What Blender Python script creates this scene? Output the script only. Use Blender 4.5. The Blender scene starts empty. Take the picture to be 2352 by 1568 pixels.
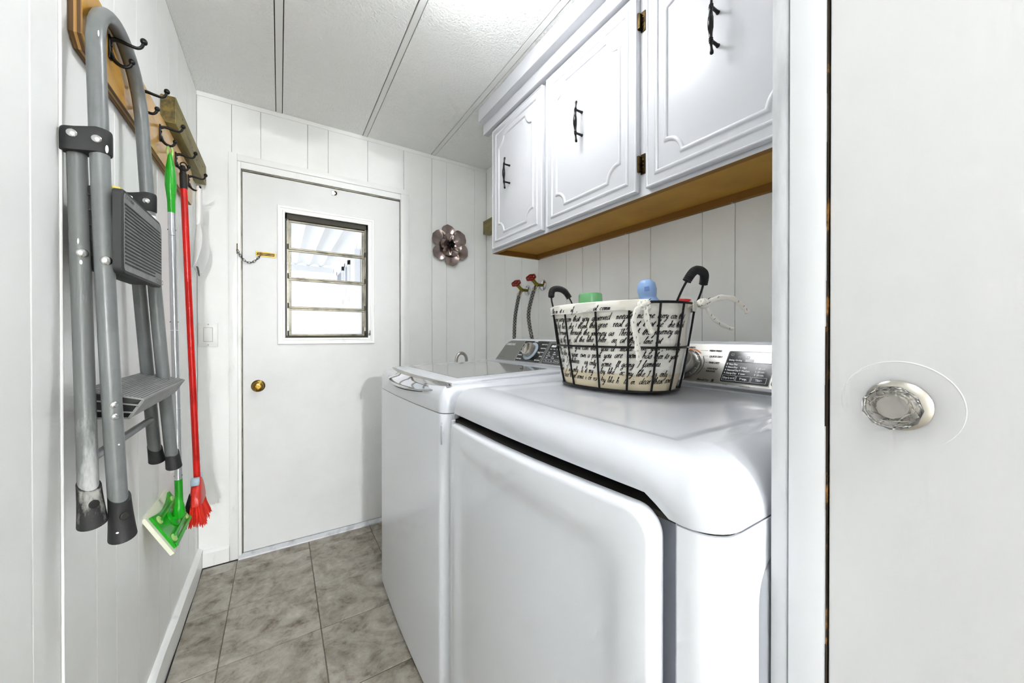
import bpy, bmesh, math, random
from mathutils import Vector, Matrix
random.seed(7)
PI = math.pi
scene = bpy.context.scene
COL = scene.collection

# ------------------------------------------------------------------ camera, world, light, exposure
cam_d = bpy.data.cameras.new('camera')
cam_d.sensor_width = 36.0
cam_d.lens = 839.232 * 36.0 / 2352.0
cam_d.shift_y = -11.81 / 2352.0
cam_d.clip_start = 0.01
cam = bpy.data.objects.new('camera', cam_d)
COL.objects.link(cam)
cam.location = (0.325, 0.0, 1.10)
cam.rotation_euler = (PI / 2 - 0.0042665, 0.0, -0.566988)
scene.camera = cam

world = bpy.data.worlds.new('sky')
scene.world = world
world.use_nodes = True
wbg = world.node_tree.nodes['Background']
wbg.inputs[0].default_value = (0.955, 0.968, 1.0, 1)
wbg.inputs[1].default_value = 0.95

LAMP_STRENGTH = 10.0          # laundry ceiling lamp globe
HALL_FILL = 620.0          # added fill light far down the unseen hall
DOORWAY_FILL = 9.0       # weaker added fill light just behind the doorway, out of view

scene.view_settings.view_transform = 'Standard'
scene.view_settings.look = 'None'
scene.view_settings.gamma = 1.0
scene.view_settings.use_curve_mapping = False
scene.view_settings.exposure = 1.68
scene.cycles.max_bounces = 7
scene.cycles.diffuse_bounces = 6
scene.cycles.glossy_bounces = 3
scene.cycles.transmission_bounces = 7
scene.cycles.use_adaptive_sampling = True
scene.cycles.adaptive_threshold = 0.12
scene.cycles.adaptive_min_samples = 16
scene.cycles.use_light_tree = False
scene.cycles.transparent_max_bounces = 12
scene.cycles.caustics_reflective = False
scene.cycles.caustics_refractive = False
scene.cycles.sample_clamp_indirect = 6.0

# ------------------------------------------------------------------ materials
def srgb(r, g, b):
    def f(c):
        c /= 255.0
        return c / 12.92 if c <= 0.04045 else ((c + 0.055) / 1.055) ** 2.4
    return (f(r), f(g), f(b), 1.0)

def mat(name, col, rough=0.5, metal=0.0, spec=0.5, bump=None, var=None, coat=0.0, trans=0.0, ior=1.45, emit=None, alpha=1.0, stretch=(1, 1, 1), vary=0.0, bump2=None):
    """col sRGB tuple; bump (scale, strength); var (col2, scale, lo, hi)"""
    m = bpy.data.materials.new(name)
    m.use_nodes = True
    nt = m.node_tree
    N, L = nt.nodes, nt.links
    p = N['Principled BSDF']
    p.inputs['Base Color'].default_value = srgb(*col)
    p.inputs['Roughness'].default_value = rough
    p.inputs['Metallic'].default_value = metal
    p.inputs['Specular IOR Level'].default_value = spec
    p.inputs['Coat Weight'].default_value = coat
    p.inputs['Coat Roughness'].default_value = 0.08
    p.inputs['Transmission Weight'].default_value = trans
    p.inputs['IOR'].default_value = ior
    p.inputs['Alpha'].default_value = alpha
    if emit:
        p.inputs['Emission Color'].default_value = srgb(*emit[0])
        p.inputs['Emission Strength'].default_value = emit[1]
    tc = N.new('ShaderNodeTexCoord')
    mp = N.new('ShaderNodeMapping')
    mp.inputs['Scale'].default_value = stretch
    L.new(tc.outputs['Object'], mp.inputs['Vector'])
    if var:
        c2, sc, lo, hi = var
        nz = N.new('ShaderNodeTexNoise')
        nz.inputs['Scale'].default_value = sc
        nz.inputs['Detail'].default_value = 8
        nz.inputs['Roughness'].default_value = 0.62
        L.new(mp.outputs[0], nz.inputs['Vector'])
        r = N.new('ShaderNodeMapRange')
        r.inputs['From Min'].default_value = lo
        r.inputs['From Max'].default_value = hi
        L.new(nz.outputs['Fac'], r.inputs['Value'])
        mx = N.new('ShaderNodeMix')
        mx.data_type = 'RGBA'
        mx.inputs['A'].default_value = srgb(*col)
        mx.inputs['B'].default_value = srgb(*c2)
        L.new(r.outputs[0], mx.inputs['Factor'])
        L.new(mx.outputs['Result'], p.inputs['Base Color'])
    last = None
    for b in (bump, bump2):
        if not b:
            continue
        nb = N.new('ShaderNodeTexNoise')
        nb.inputs['Scale'].default_value = b[0]
        nb.inputs['Detail'].default_value = 4
        L.new(mp.outputs[0], nb.inputs['Vector'])
        bp = N.new('ShaderNodeBump')
        bp.inputs['Strength'].default_value = b[1]
        bp.inputs['Distance'].default_value = b[2] if len(b) > 2 else 0.002
        L.new(nb.outputs['Fac'], bp.inputs['Height'])
        if last:
            L.new(last.outputs[0], bp.inputs['Normal'])
        last = bp
    if last:
        L.new(last.outputs[0], p.inputs['Normal'])
    return m

def stone_mat():
    m = bpy.data.materials.new('stone_tile')
    m.use_nodes = True
    N, L = m.node_tree.nodes, m.node_tree.links
    p = N['Principled BSDF']
    tc = N.new('ShaderNodeTexCoord')
    oi = N.new('ShaderNodeObjectInfo')
    add = N.new('ShaderNodeVectorMath'); add.operation = 'MULTIPLY_ADD'
    cmb = N.new('ShaderNodeCombineXYZ')
    for k in range(3):
        L.new(oi.outputs['Random'], cmb.inputs[k])
    add.inputs[1].default_value = (7, 11, 5)
    L.new(cmb.outputs[0], add.inputs[0]); L.new(tc.outputs['Object'], add.inputs[2])
    def noise(sc, det, ro, dist=0.0):
        n = N.new('ShaderNodeTexNoise')
        n.inputs['Scale'].default_value = sc; n.inputs['Detail'].default_value = det
        n.inputs['Roughness'].default_value = ro; n.inputs['Distortion'].default_value = dist
        L.new(add.outputs[0], n.inputs['Vector'])
        return n
    def ramp(n, stops):
        r = N.new('ShaderNodeValToRGB')
        while len(r.color_ramp.elements) < len(stops):
            r.color_ramp.elements.new(0.5)
        for e, (t, c) in zip(r.color_ramp.elements, stops):
            e.position = t; e.color = srgb(*c)
        L.new(n.outputs['Fac'], r.inputs['Fac'])
        return r
    a = ramp(noise(6.0, 12, 0.70, 1.2), [(0.33, (82, 70, 54)), (0.43, (132, 124, 109)), (0.53, (166, 160, 148)), (0.66, (196, 193, 184))])
    b = ramp(noise(17, 10, 0.72, 0.4), [(0.36, (66, 52, 36)), (0.46, (150, 144, 132)), (0.58, (172, 168, 158)), (0.72, (214, 212, 205))])
    mx = N.new('ShaderNodeMix'); mx.data_type = 'RGBA'
    mx.inputs['Factor'].default_value = 0.5
    L.new(a.outputs[0], mx.inputs['A']); L.new(b.outputs[0], mx.inputs['B'])
    L.new(mx.outputs['Result'], p.inputs['Base Color'])
    p.inputs['Roughness'].default_value = 0.5
    bp = N.new('ShaderNodeBump'); bp.inputs['Strength'].default_value = 0.25; bp.inputs['Distance'].default_value = 0.003
    L.new(noise(26, 8, 0.6).outputs['Fac'], bp.inputs['Height']); L.new(bp.outputs[0], p.inputs['Normal'])
    return m

M = {}
M['wall'] = mat('white_wall_paint', (245, 246, 244), 0.42, bump=(60, 0.06), var=((238, 239, 236), 3.0, 0.42, 0.75), bump2=(6, 0.05, 0.01))
M['hallwall'] = mat('hall_paint', (246, 246, 246), 0.5)
M['groove'] = mat('panel_backing', (176, 177, 172), 0.7)
M['trimw'] = mat('gloss_trim_paint', (244, 245, 243), 0.32, bump=(25, 0.08), var=((216, 216, 211), 9, 0.60, 0.78), stretch=(1, 1, 0.25))
M['jambw'] = mat('jamb_paint', (224, 226, 229), 0.35, bump=(25, 0.08), stretch=(1, 1, 0.2))
M['oldtrim'] = mat('worn_jamb_paint', (212, 214, 217), 0.4, bump=(40, 0.12), var=((172, 175, 180), 14, 0.5, 0.68), stretch=(1, 1, 0.18))
M['ceil'] = mat('textured_ceiling', (243, 243, 240), 0.5, bump=(130, 0.9, 0.006))
M['batten'] = mat('ceiling_batten', (230, 230, 226), 0.5)
M['gap'] = mat('dark_gap', (38, 36, 32), 0.9)
M['stone'] = stone_mat()
M['grout'] = mat('grout', (120, 115, 104), 0.9, var=((88, 84, 74), 9, 0.4, 0.7))
M['door'] = mat('door_paint', (231, 232, 231), 0.38, bump=(14, 0.04, 0.01), var=((223, 224, 222), 2.5, 0.45, 0.7))
M['door2'] = mat('brushed_door_paint', (224, 224, 225), 0.4, bump=(70, 0.25, 0.0025), stretch=(1, 1, 0.06))
M['rawwood'] = mat('raw_wood_edge', (40, 28, 14), 0.8, var=((160, 112, 54), 26, 0.54, 0.66))
M['alu'] = mat('tarnished_aluminium', (128, 124, 110), 0.42, 0.85, var=((72, 70, 60), 12, 0.45, 0.7))
M['darkalu'] = mat('dark_channel', (58, 56, 48), 0.55, 0.5)
M['brass'] = mat('brass', (146, 116, 52), 0.24, 1.0, var=((92, 70, 28), 40, 0.45, 0.7))
M['darkbrass'] = mat('antique_brass', (84, 68, 40), 0.35, 1.0, var=((40, 34, 24), 60, 0.45, 0.7))
M['blackmetal'] = mat('black_metal', (16, 16, 17), 0.32, 0.3)
M['chainmetal'] = mat('chain_metal', (34, 32, 28), 0.4, 0.7)
M['chrome'] = mat('chrome', (200, 201, 203), 0.06, 1.0)
M['handlechrome'] = mat('smoked_chrome', (150, 151, 153), 0.12, 1.0)
M['steel'] = mat('brushed_nickel', (188, 184, 176), 0.28, 1.0)
M['cab'] = mat('cabinet_white', (206, 207, 211), 0.3, bump=(18, 0.03, 0.004))
M['cabunder'] = mat('hardboard_brown', (186, 138, 50), 0.6, bump=(300, 0.15, 0.001), var=((166, 118, 40), 5, 0.4, 0.7))
M['cabedge'] = mat('cabinet_raw_edge', (132, 92, 30), 0.6)
M['enamel'] = mat('white_enamel', (210, 213, 219), 0.2, coat=0.3)
M['enamelbody'] = mat('white_body_enamel', (228, 231, 237), 0.26, coat=0.2)
M['recess'] = mat('grey_recess_plastic', (176, 180, 192), 0.4)
M['rubber'] = mat('black_rubber', (30, 30, 31), 0.6, bump=(200, 0.1))
M['wornrubber'] = mat('paint_worn_rubber', (36, 36, 36), 0.6, var=((150, 150, 144), 24, 0.52, 0.60), stretch=(1, 1, 0.35))
M['ladder'] = mat('grey_ladder_paint', (116, 120, 120), 0.3, var=((98, 102, 101), 8, 0.45, 0.7))
M['ladderworn'] = mat('worn_ladder_paint', (106, 109, 108), 0.38, var=((178, 180, 178), 16, 0.52, 0.64), stretch=(1, 1, 0.22))
M['tread'] = mat('grey_tread_plastic', (116, 118, 117), 0.5, var=((140, 142, 140), 30, 0.5, 0.75))
M['treadtop'] = mat('worn_tread_plastic', (138, 140, 139), 0.5, var=((160, 162, 160), 30, 0.5, 0.75))
M['treaddark'] = mat('dark_tread_plastic', (42, 43, 43), 0.6, bump=(120, 0.1))
M['rivet'] = mat('rivet_steel', (200, 200, 198), 0.25, 1.0)
M['ply'] = mat('varnished_pine', (200, 152, 64), 0.32, coat=0.3, var=((160, 106, 34), 5, 0.50, 0.72), stretch=(6, 0.9, 6))
M['plyedge'] = mat('plywood_edge', (172, 132, 72), 0.6, var=((84, 58, 26), 210, 0.46, 0.56), stretch=(1, 0.004, 0.004))
M['cleat'] = mat('treated_lumber', (136, 124, 70), 0.55, var=((92, 80, 34), 7, 0.42, 0.68), stretch=(5, 0.8, 5), bump=(60, 0.15))
M['cleatend'] = mat('lumber_end_grain', (112, 92, 28), 0.5, var=((52, 44, 10), 34, 0.42, 0.60))
M['green'] = mat('green_plastic', (28, 158, 26), 0.28)
M['palegreen'] = mat('pale_green_plastic', (168, 206, 120), 0.4)
M['mopwhite'] = mat('cream_sponge_edge', (228, 230, 208), 0.7)
M['pole'] = mat('silver_pole', (206, 208, 212), 0.22, 0.9)
M['red'] = mat('red_enamel', (206, 20, 12), 0.25, var=((176, 14, 10), 12, 0.5, 0.7))
M['redplastic'] = mat('red_brush_block', (206, 46, 34), 0.35)
M['bristle'] = mat('red_bristle', (226, 52, 38), 0.6)
M['blackbristle'] = mat('black_bristle', (22, 22, 24), 0.7)
M['clearblue'] = mat('pale_blue_plastic', (178, 200, 214), 0.3)
M['whiteplastic'] = mat('white_plastic', (236, 236, 234), 0.3)
M['greyplastic'] = mat('dark_grey_plastic', (96, 98, 94), 0.5)
M['flower'] = mat('rose_bronze_metal', (186, 168, 164), 0.26, 0.95)
M['flowerdark'] = mat('dark_centre_metal', (26, 22, 22), 0.3, 0.8)
M['redvalve'] = mat('red_valve_wheel', (150, 24, 14), 0.35)
M['valvebrass'] = mat('dull_brass', (128, 118, 46), 0.35, 1.0)
M['hose'] = mat('braided_steel', (150, 148, 144), 0.35, 0.9)
M['hosedark'] = mat('dark_hose', (40, 40, 40), 0.5)  # dark hose core under the steel braid
M['glass'] = None
M['lidglass'] = mat('smoked_lid_glass', (150, 152, 150), 0.05, 0.0, spec=1.0, coat=1.0)
M['consolegrey'] = mat('grey_console', (128, 128, 124), 0.3, 0.75)
M['consolesilver'] = mat('silver_console', (196, 194, 188), 0.3, 0.9)
M['blackpanel'] = mat('black_gloss_panel', (12, 13, 15), 0.1)
M['greypanel'] = mat('charcoal_panel', (46, 48, 50), 0.2)
M['print_w'] = mat('white_print', (232, 234, 236), 0.5)
M['print_k'] = mat('dark_print', (60, 58, 54), 0.5)
M['orange'] = mat('orange_print', (232, 140, 92), 0.5)
M['bluering'] = mat('pale_blue_ring', (168, 182, 194), 0.3)
M['linen'] = mat('cream_linen', (236, 233, 224), 0.85, bump=(30, 0.3, 0.006), var=((222, 214, 196), 8, 0.5, 0.75))
M['linenbase'] = mat('beige_linen', (216, 204, 176), 0.85, bump=(40, 0.2, 0.004))
M['ink'] = mat('black_ink', (24, 23, 22), 0.8)
M['wire'] = mat('black_wire', (12, 12, 12), 0.35, 0.2)
M['bluebottle'] = mat('blue_bottle', (146, 178, 226), 0.3)
M['bluedark'] = mat('blue_label', (108, 140, 204), 0.35)
M['greencap'] = mat('green_cap', (132, 208, 142), 0.2, trans=0.4)
M['greenbody'] = mat('green_bottle', (120, 196, 120), 0.3)
M['redcap'] = mat('red_cap', (206, 20, 22), 0.3)
M['whitebottle'] = mat('white_bottle', (230, 232, 232), 0.35)
M['switch'] = mat('switch_ivory', (236, 236, 232), 0.3)
M['awning'] = mat('white_awning_metal', (225, 228, 232), 0.5)
M['outwall'] = mat('outdoor_siding', (232, 228, 222), 0.6)
M['outdark'] = mat('outdoor_grey', (150, 154, 162), 0.7)
M['concrete'] = mat('concrete', (214, 212, 206), 0.9, var=((200, 198, 192), 6, 0.4, 0.7))
M['lampbase'] = mat('lamp_base_white', (240, 240, 240), 0.4)
M['globe'] = mat('lit_globe', (255, 255, 255), 0.5, emit=((250, 252, 255), LAMP_STRENGTH))
M['hallfill'] = mat('hall_fill_globe', (255, 255, 255), 0.5, emit=((250, 252, 255), HALL_FILL))
M['doorfill'] = mat('doorway_fill_globe', (255, 255, 255), 0.5, emit=((250, 252, 255), DOORWAY_FILL))
M['crystal'] = mat('crystal', (255, 255, 255), 0.0, trans=1.0, ior=1.52)

def thin_glass():
    m = bpy.data.materials.new('window_glass')
    m.use_nodes = True
    N, L = m.node_tree.nodes, m.node_tree.links
    N.remove(N['Principled BSDF'])
    tr = N.new('ShaderNodeBsdfTransparent'); tr.inputs[0].default_value = (0.93, 0.95, 0.97, 1)
    gl = N.new('ShaderNodeBsdfGlossy'); gl.inputs['Roughness'].default_value = 0.03
    fr = N.new('ShaderNodeFresnel'); fr.inputs['IOR'].default_value = 1.3
    mx = N.new('ShaderNodeMixShader')
    L.new(fr.outputs[0], mx.inputs[0]); L.new(tr.outputs[0], mx.inputs[1]); L.new(gl.outputs[0], mx.inputs[2])
    L.new(mx.outputs[0], N['Material Output'].inputs[0])
    return m
M['glass'] = thin_glass()
def film_glass():
    m = bpy.data.materials.new('frosted_glass')
    m.use_nodes = True
    N, L = m.node_tree.nodes, m.node_tree.links
    N.remove(N['Principled BSDF'])
    tl = N.new('ShaderNodeBsdfTranslucent'); tl.inputs[0].default_value = (0.93, 0.945, 0.97, 1)
    df = N.new('ShaderNodeBsdfDiffuse'); df.inputs[0].default_value = (0.85, 0.86, 0.88, 1)
    mx = N.new('ShaderNodeMixShader'); mx.inputs[0].default_value = 0.15
    L.new(tl.outputs[0], mx.inputs[1]); L.new(df.outputs[0], mx.inputs[2])
    tp = N.new('ShaderNodeBsdfTransparent'); m2 = N.new('ShaderNodeMixShader'); m2.inputs[0].default_value = 0.40
    L.new(mx.outputs[0], m2.inputs[1]); L.new(tp.outputs[0], m2.inputs[2])
    L.new(m2.outputs[0], N['Material Output'].inputs[0])
    return m
M['frosted'] = film_glass()

# ------------------------------------------------------------------ mesh helpers
ORI = {}
PEN = {   # pen strokes of a plain running hand: x-height 1, ascender about 1.9, descender about -0.9
    'a': ([[(0.9, 0.9), (0.5, 1), (0.1, 0.6), (0.2, 0.1), (0.5, 0.05), (0.9, 0.85), (0.88, 0.2), (1.15, 0.08)]], 1.12),
    'b': ([[(0, 0.4), (0.35, 1.8), (0.2, 1.9), (0.1, 0.3), (0.4, 0), (0.8, 0.5), (0.5, 0.9), (0.25, 0.6)]], 0.95),
    'c': ([[(0.8, 0.8), (0.5, 1), (0.1, 0.5), (0.35, 0.02), (0.9, 0.2)]], 0.9),
    'd': ([[(0.85, 0.85), (0.4, 1), (0.1, 0.5), (0.35, 0), (0.8, 0.6), (1.0, 1.9), (0.9, 0.2), (1.15, 0.08)]], 1.12),
    'e': ([[(0.0, 0.3), (0.5, 0.55), (0.65, 0.85), (0.4, 1.0), (0.15, 0.5), (0.35, 0.02), (0.85, 0.25)]], 0.85),
    'f': ([[(0, 0.4), (0.5, 1.5), (0.55, 1.9), (0.3, 1.6), (0.2, -0.8), (0.1, -0.9), (0.3, -0.2), (0.65, 0.3)], [(0, 0.9), (0.6, 0.95)]], 0.7),
    'g': ([[(0.85, 0.85), (0.45, 1), (0.1, 0.5), (0.35, 0.05), (0.8, 0.8), (0.75, -0.6), (0.4, -0.95), (0.2, -0.6), (1.0, 0.1)]], 1.0),
    'h': ([[(0, 0.3), (0.35, 1.75), (0.15, 1.85), (0.1, 0)], [(0.1, 0.4), (0.45, 0.95), (0.65, 0.7), (0.65, 0.15), (0.95, 0.08)]], 0.95),
    'i': ([[(0, 0.3), (0.25, 0.95), (0.2, 0.1), (0.5, 0.1)], [(0.3, 1.4), (0.36, 1.5)]], 0.5),
    'j': ([[(0.1, 0.4), (0.3, 0.95), (0.25, -0.7), (0.0, -0.9), (0.0, -0.5), (0.5, 0.1)], [(0.34, 1.4), (0.4, 1.5)]], 0.5),
    'k': ([[(0, 0.3), (0.35, 1.75), (0.15, 1.85), (0.1, 0)], [(0.1, 0.4), (0.55, 0.95), (0.3, 0.5), (0.85, 0.08)]], 0.85),
    'l': ([[(0, 0.3), (0.4, 1.6), (0.3, 1.9), (0.15, 1.2), (0.2, 0.1), (0.5, 0.1)]], 0.5),
    'm': ([[(0, 0.7), (0.15, 0.95), (0.15, 0)], [(0.15, 0.5), (0.4, 0.95), (0.5, 0.6), (0.5, 0)], [(0.5, 0.5), (0.78, 0.95), (0.9, 0.6), (0.9, 0.12), (1.2, 0.1)]], 1.18),
    'n': ([[(0, 0.7), (0.15, 0.95), (0.15, 0)], [(0.15, 0.5), (0.45, 0.95), (0.6, 0.6), (0.6, 0.12), (0.9, 0.1)]], 0.88),
    'o': ([[(0.5, 0.98), (0.1, 0.55), (0.4, 0.02), (0.8, 0.45), (0.5, 0.98), (0.98, 0.85)]], 0.95),
    'p': ([[(0, 0.6), (0.2, 1.0), (0.15, -0.9)], [(0.15, 0.7), (0.5, 1), (0.75, 0.55), (0.4, 0.05), (0.15, 0.25)]], 0.85),
    'r': ([[(0, 0.6), (0.2, 1), (0.2, 0)], [(0.2, 0.6), (0.45, 0.95), (0.7, 0.85)]], 0.65),
    's': ([[(0.0, 0.2), (0.5, 0.98), (0.6, 0.3), (0.3, 0), (0.1, 0.1), (0.75, 0.15)]], 0.7),
    't': ([[(0, 0.3), (0.3, 1.6), (0.2, 0.2), (0.5, 0.08)], [(-0.05, 1.05), (0.6, 1.15)]], 0.52),
    'u': ([[(0, 0.8), (0.1, 0.95), (0.1, 0.2), (0.4, 0.05), (0.7, 0.9), (0.7, 0.15), (1.0, 0.1)]], 0.95),
    'v': ([[(0, 0.8), (0.15, 0.95), (0.35, 0.05), (0.65, 0.95), (0.85, 0.85)]], 0.8),
    'w': ([[(0, 0.8), (0.1, 0.95), (0.2, 0.1), (0.5, 0.8), (0.65, 0.1), (1.0, 0.95), (1.2, 0.85)]], 1.15),
    'x': ([[(0, 0.9), (0.8, 0.0)], [(0.0, 0.05), (0.8, 0.95)]], 0.85),
    'y': ([[(0, 0.8), (0.12, 0.95), (0.2, 0.2), (0.45, 0.1), (0.75, 0.9), (0.6, -0.6), (0.3, -0.95), (0.2, -0.6), (1.0, 0.1)]], 0.95),
    'I': ([[(0.1, 1.5), (0.5, 1.9), (0.3, 0.1), (0.0, 0.0)]], 0.7),
    'T': ([[(-0.1, 1.7), (0.9, 1.9)], [(0.5, 1.8), (0.3, 0.0)]], 0.9),
    'H': ([[(0.0, 1.7), (0.1, 0.0)], [(0.8, 1.9), (0.75, 0.0)], [(0.05, 0.9), (0.8, 1.0)]], 1.05),
    'C': ([[(1.0, 1.6), (0.6, 1.9), (0.0, 0.9), (0.4, 0.0), (1.0, 0.3)]], 1.0),
    ',': ([[(0.15, 0.1), (0.05, -0.3)]], 0.4),
    '.': ([[(0.1, 0.02), (0.2, 0.1)]], 0.4),
    "'": ([[(0.15, 1.8), (0.05, 1.4)]], 0.3),
    '!': ([[(0.25, 1.8), (0.12, 0.5)], [(0.08, 0.02), (0.14, 0.1)]], 0.45),
}

class MB:
    def __init__(self):
        self.bm = bmesh.new()
    def _merge(self, tmp):
        me = bpy.data.meshes.new('t')
        tmp.to_mesh(me); tmp.free()
        self.bm.from_mesh(me)
        bpy.data.meshes.remove(me)
    def box(self, x0, x1, y0, y1, z0, z1, bev=0.0, seg=2, xf=None):
        t = bmesh.new()
        bmesh.ops.create_cube(t, size=1.0)
        for v in t.verts:
            v.co = Vector(((x0 + x1) / 2 + v.co.x * (x1 - x0), (y0 + y1) / 2 + v.co.y * (y1 - y0), (z0 + z1) / 2 + v.co.z * (z1 - z0)))
        if bev:
            bmesh.ops.bevel(t, geom=list(t.edges), offset=bev, segments=seg, affect='EDGES', profile=0.5)
        if xf:
            for v in t.verts:
                v.co = xf @ v.co
        self._merge(t)
        return self
    def obox(self, c, ax, ay, az, hx, hy, hz, bev=0.0, seg=2):
        """oriented box: centre, three unit axes, half sizes"""
        mt = Matrix((Vector(ax).to_4d(), Vector(ay).to_4d(), Vector(az).to_4d(), (0, 0, 0, 1))).transposed()
        for r in range(3):
            mt[3][r] = 0
        mt.translation = Vector(c)
        return self.box(-hx, hx, -hy, hy, -hz, hz, bev, seg, mt)
    def loft(self, rings, closed=True, cap0=True, cap1=True, loop=False):
        bm = self.bm
        R = [[bm.verts.new(p) for p in r] for r in rings]
        n = len(R[0])
        pairs = list(zip(R, R[1:])) + ([(R[-1], R[0])] if loop else [])
        for a, b in pairs:
            for i in range(n if closed else n - 1):
                j = (i + 1) % n
                try:
                    bm.faces.new((a[i], a[j], b[j], b[i]))
                except ValueError:
                    pass
        if not loop:
            if cap0: bm.faces.new(R[0][::-1])
            if cap1: bm.faces.new(R[-1])
        return self
    def tube(self, pts, r, seg=10, caps=True, flat=None, loop=False):
        P = [Vector(p) for p in pts]
        n = len(P)
        rr = r if isinstance(r, (list, tuple)) else [r] * n
        T = []
        for i in range(n):
            if loop:
                d = P[(i + 1) % n] - P[i - 1]
            else:
                d = P[min(i + 1, n - 1)] - P[max(i - 1, 0)]
            T.append(d.normalized())
        up = Vector((0, 0, 1)) if abs(T[0].z) < 0.9 else Vector((0, 1, 0))
        nrm = (up - T[0] * up.dot(T[0])).normalized()
        rings = []
        for i in range(n):
            nrm = (nrm - T[i] * nrm.dot(T[i])).normalized()
            b = T[i].cross(nrm)
            f = flat or (1, 1)
            rings.append([P[i] + (nrm * math.cos(2 * PI * k / seg) * f[0] + b * math.sin(2 * PI * k / seg) * f[1]) * rr[i] for k in range(seg)])
        return self.loft(rings, True, caps, caps, loop)
    def lathe(self, prof, o, axis=(0, 0, 1), seg=24, cap=True, sx=1.0, ph=0.0):
        ax = Vector(axis).normalized()
        u = ax.cross(Vector((0, 0, 1)) if abs(ax.z) < 0.9 else Vector((1, 0, 0))).normalized()
        w = ax.cross(u)
        o = Vector(o)
        rings = [[o + ax * t + (u * math.cos(2 * PI * k / seg + ph) * sx + w * math.sin(2 * PI * k / seg + ph)) * max(r, 1e-5) for k in range(seg)] for r, t in prof]
        return self.loft(rings, True, cap, cap)
    def prism(self, poly, vec):
        v = Vector(vec)
        a = [Vector(p) for p in poly]
        return self.loft([a, [p + v for p in a]])
    def sphere(self, c, rx, ry=None, rz=None, seg=14, rings=8):
        ry = ry or rx; rz = rz or rx
        t = bmesh.new()
        bmesh.ops.create_uvsphere(t, u_segments=seg, v_segments=rings, radius=1)
        for v in t.verts:
            v.co = Vector((c[0] + v.co.x * rx, c[1] + v.co.y * ry, c[2] + v.co.z * rz))
        self._merge(t)
        return self
    def quad(self, *p):
        self.bm.faces.new([self.bm.verts.new(q) for q in p])
        return self
    def text(self, s, size, fn, shear=0.0, align='CENTER', thin=0.0, space=1.0):
        """flat lettering; fn maps (u, v) in metres to a 3-D point"""
        cu = bpy.data.curves.new('t', 'FONT')
        cu.body = s; cu.size = size; cu.shear = shear; cu.align_x = align; cu.offset = thin
        cu.space_character = space
        cu.resolution_u = 3
        ob = bpy.data.objects.new('t', cu)
        me = bpy.data.meshes.new_from_object(ob)
        t = bmesh.new(); t.from_mesh(me)
        for v in t.verts:
            v.co = Vector(fn(v.co.x, v.co.y))
        self._merge(t)
        bpy.data.meshes.remove(me); bpy.data.objects.remove(ob); bpy.data.curves.remove(cu)
        return self
    def script(self, s, xh, fn, slant=0.38, w=0.0011):
        """joined handwriting drawn as narrow pen ribbons; fn maps (u, v) in metres to a 3-D point"""
        u0 = 0.0
        for ch in s:
            if ch == ' ':
                u0 += 0.75 * xh * random.uniform(0.9, 1.3); continue
            strokes, adv = PEN.get(ch, PEN['.'])
            jit = random.uniform(0.92, 1.08)
            for st in strokes:
                P = [(x * 0.86 * xh * jit, y * xh * jit) for x, y in st]
                if len(P) > 2:
                    P = [(q.x, q.y) for q in spline([(x, y, 0) for x, y in P], 4)]
                rows = []
                for i in range(len(P)):
                    a, b = P[max(i - 1, 0)], P[min(i + 1, len(P) - 1)]
                    dx, dy = b[0] - a[0], b[1] - a[1]
                    L = math.hypot(dx, dy) or 1e-9
                    h = w * 0.5 * (0.55 + 0.65 * abs(dy) / L)
                    nx, ny = -dy / L * h, dx / L * h
                    rows.append(tuple(self.bm.verts.new(fn(u0 + x + y * slant, y)) for x, y in ((P[i][0] + nx, P[i][1] + ny), (P[i][0] - nx, P[i][1] - ny))))
                for a, b in zip(rows, rows[1:]):
                    self.bm.faces.new((a[0], a[1], b[1], b[0]))
            u0 += adv * 0.86 * xh * jit
        return u0
    def mesh(self, name, o=(0, 0, 0), smooth=True, ang=38, fix=True):
        bm = self.bm
        if fix:
            bmesh.ops.recalc_face_normals(bm, faces=bm.faces)
        me = bpy.data.meshes.new(name)
        ov = Vector(o)
        for v in bm.verts:
            v.co -= ov
        bm.to_mesh(me); bm.free()
        if smooth:
            me.polygons.foreach_set('use_smooth', [True] * len(me.polygons))
            me.set_sharp_from_angle(angle=math.radians(ang))
        return me
    def build(self, name, m, parent=None, smooth=True, ang=38, loc=None, fix=True):
        o = ORI.get(parent.name, Vector((0, 0, 0))) if parent else Vector(loc or (0, 0, 0))
        me = self.mesh(name, o, smooth, ang, fix)
        me.materials.append(M[m] if isinstance(m, str) else m)
        ob = bpy.data.objects.new(name, me)
        COL.objects.link(ob)
        if parent:
            ob.parent = parent
        else:
            ob.location = o
        ORI[ob.name] = o
        return ob

def tag(o, label=None, cat=None, group=None, kind=None):
    if label: o['label'] = label
    if cat: o['category'] = cat
    if group: o['group'] = group
    if kind: o['kind'] = kind
    return o

def empty(name, loc, label=None, cat=None, group=None, kind=None):
    o = bpy.data.objects.new(name, None)
    o.empty_display_size = 0.05
    o.location = loc
    COL.objects.link(o)
    ORI[o.name] = Vector(loc)
    return tag(o, label, cat, group, kind)

def B(name, m, parent, *a, **k):
    return MB().box(*a, **k).build(name, m, parent)

def arc(c, r, a0, a1, n, f):
    return [f(c[0] + r * math.cos(a0 + (a1 - a0) * i / n), c[1] + r * math.sin(a0 + (a1 - a0) * i / n)) for i in range(n + 1)]

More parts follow.
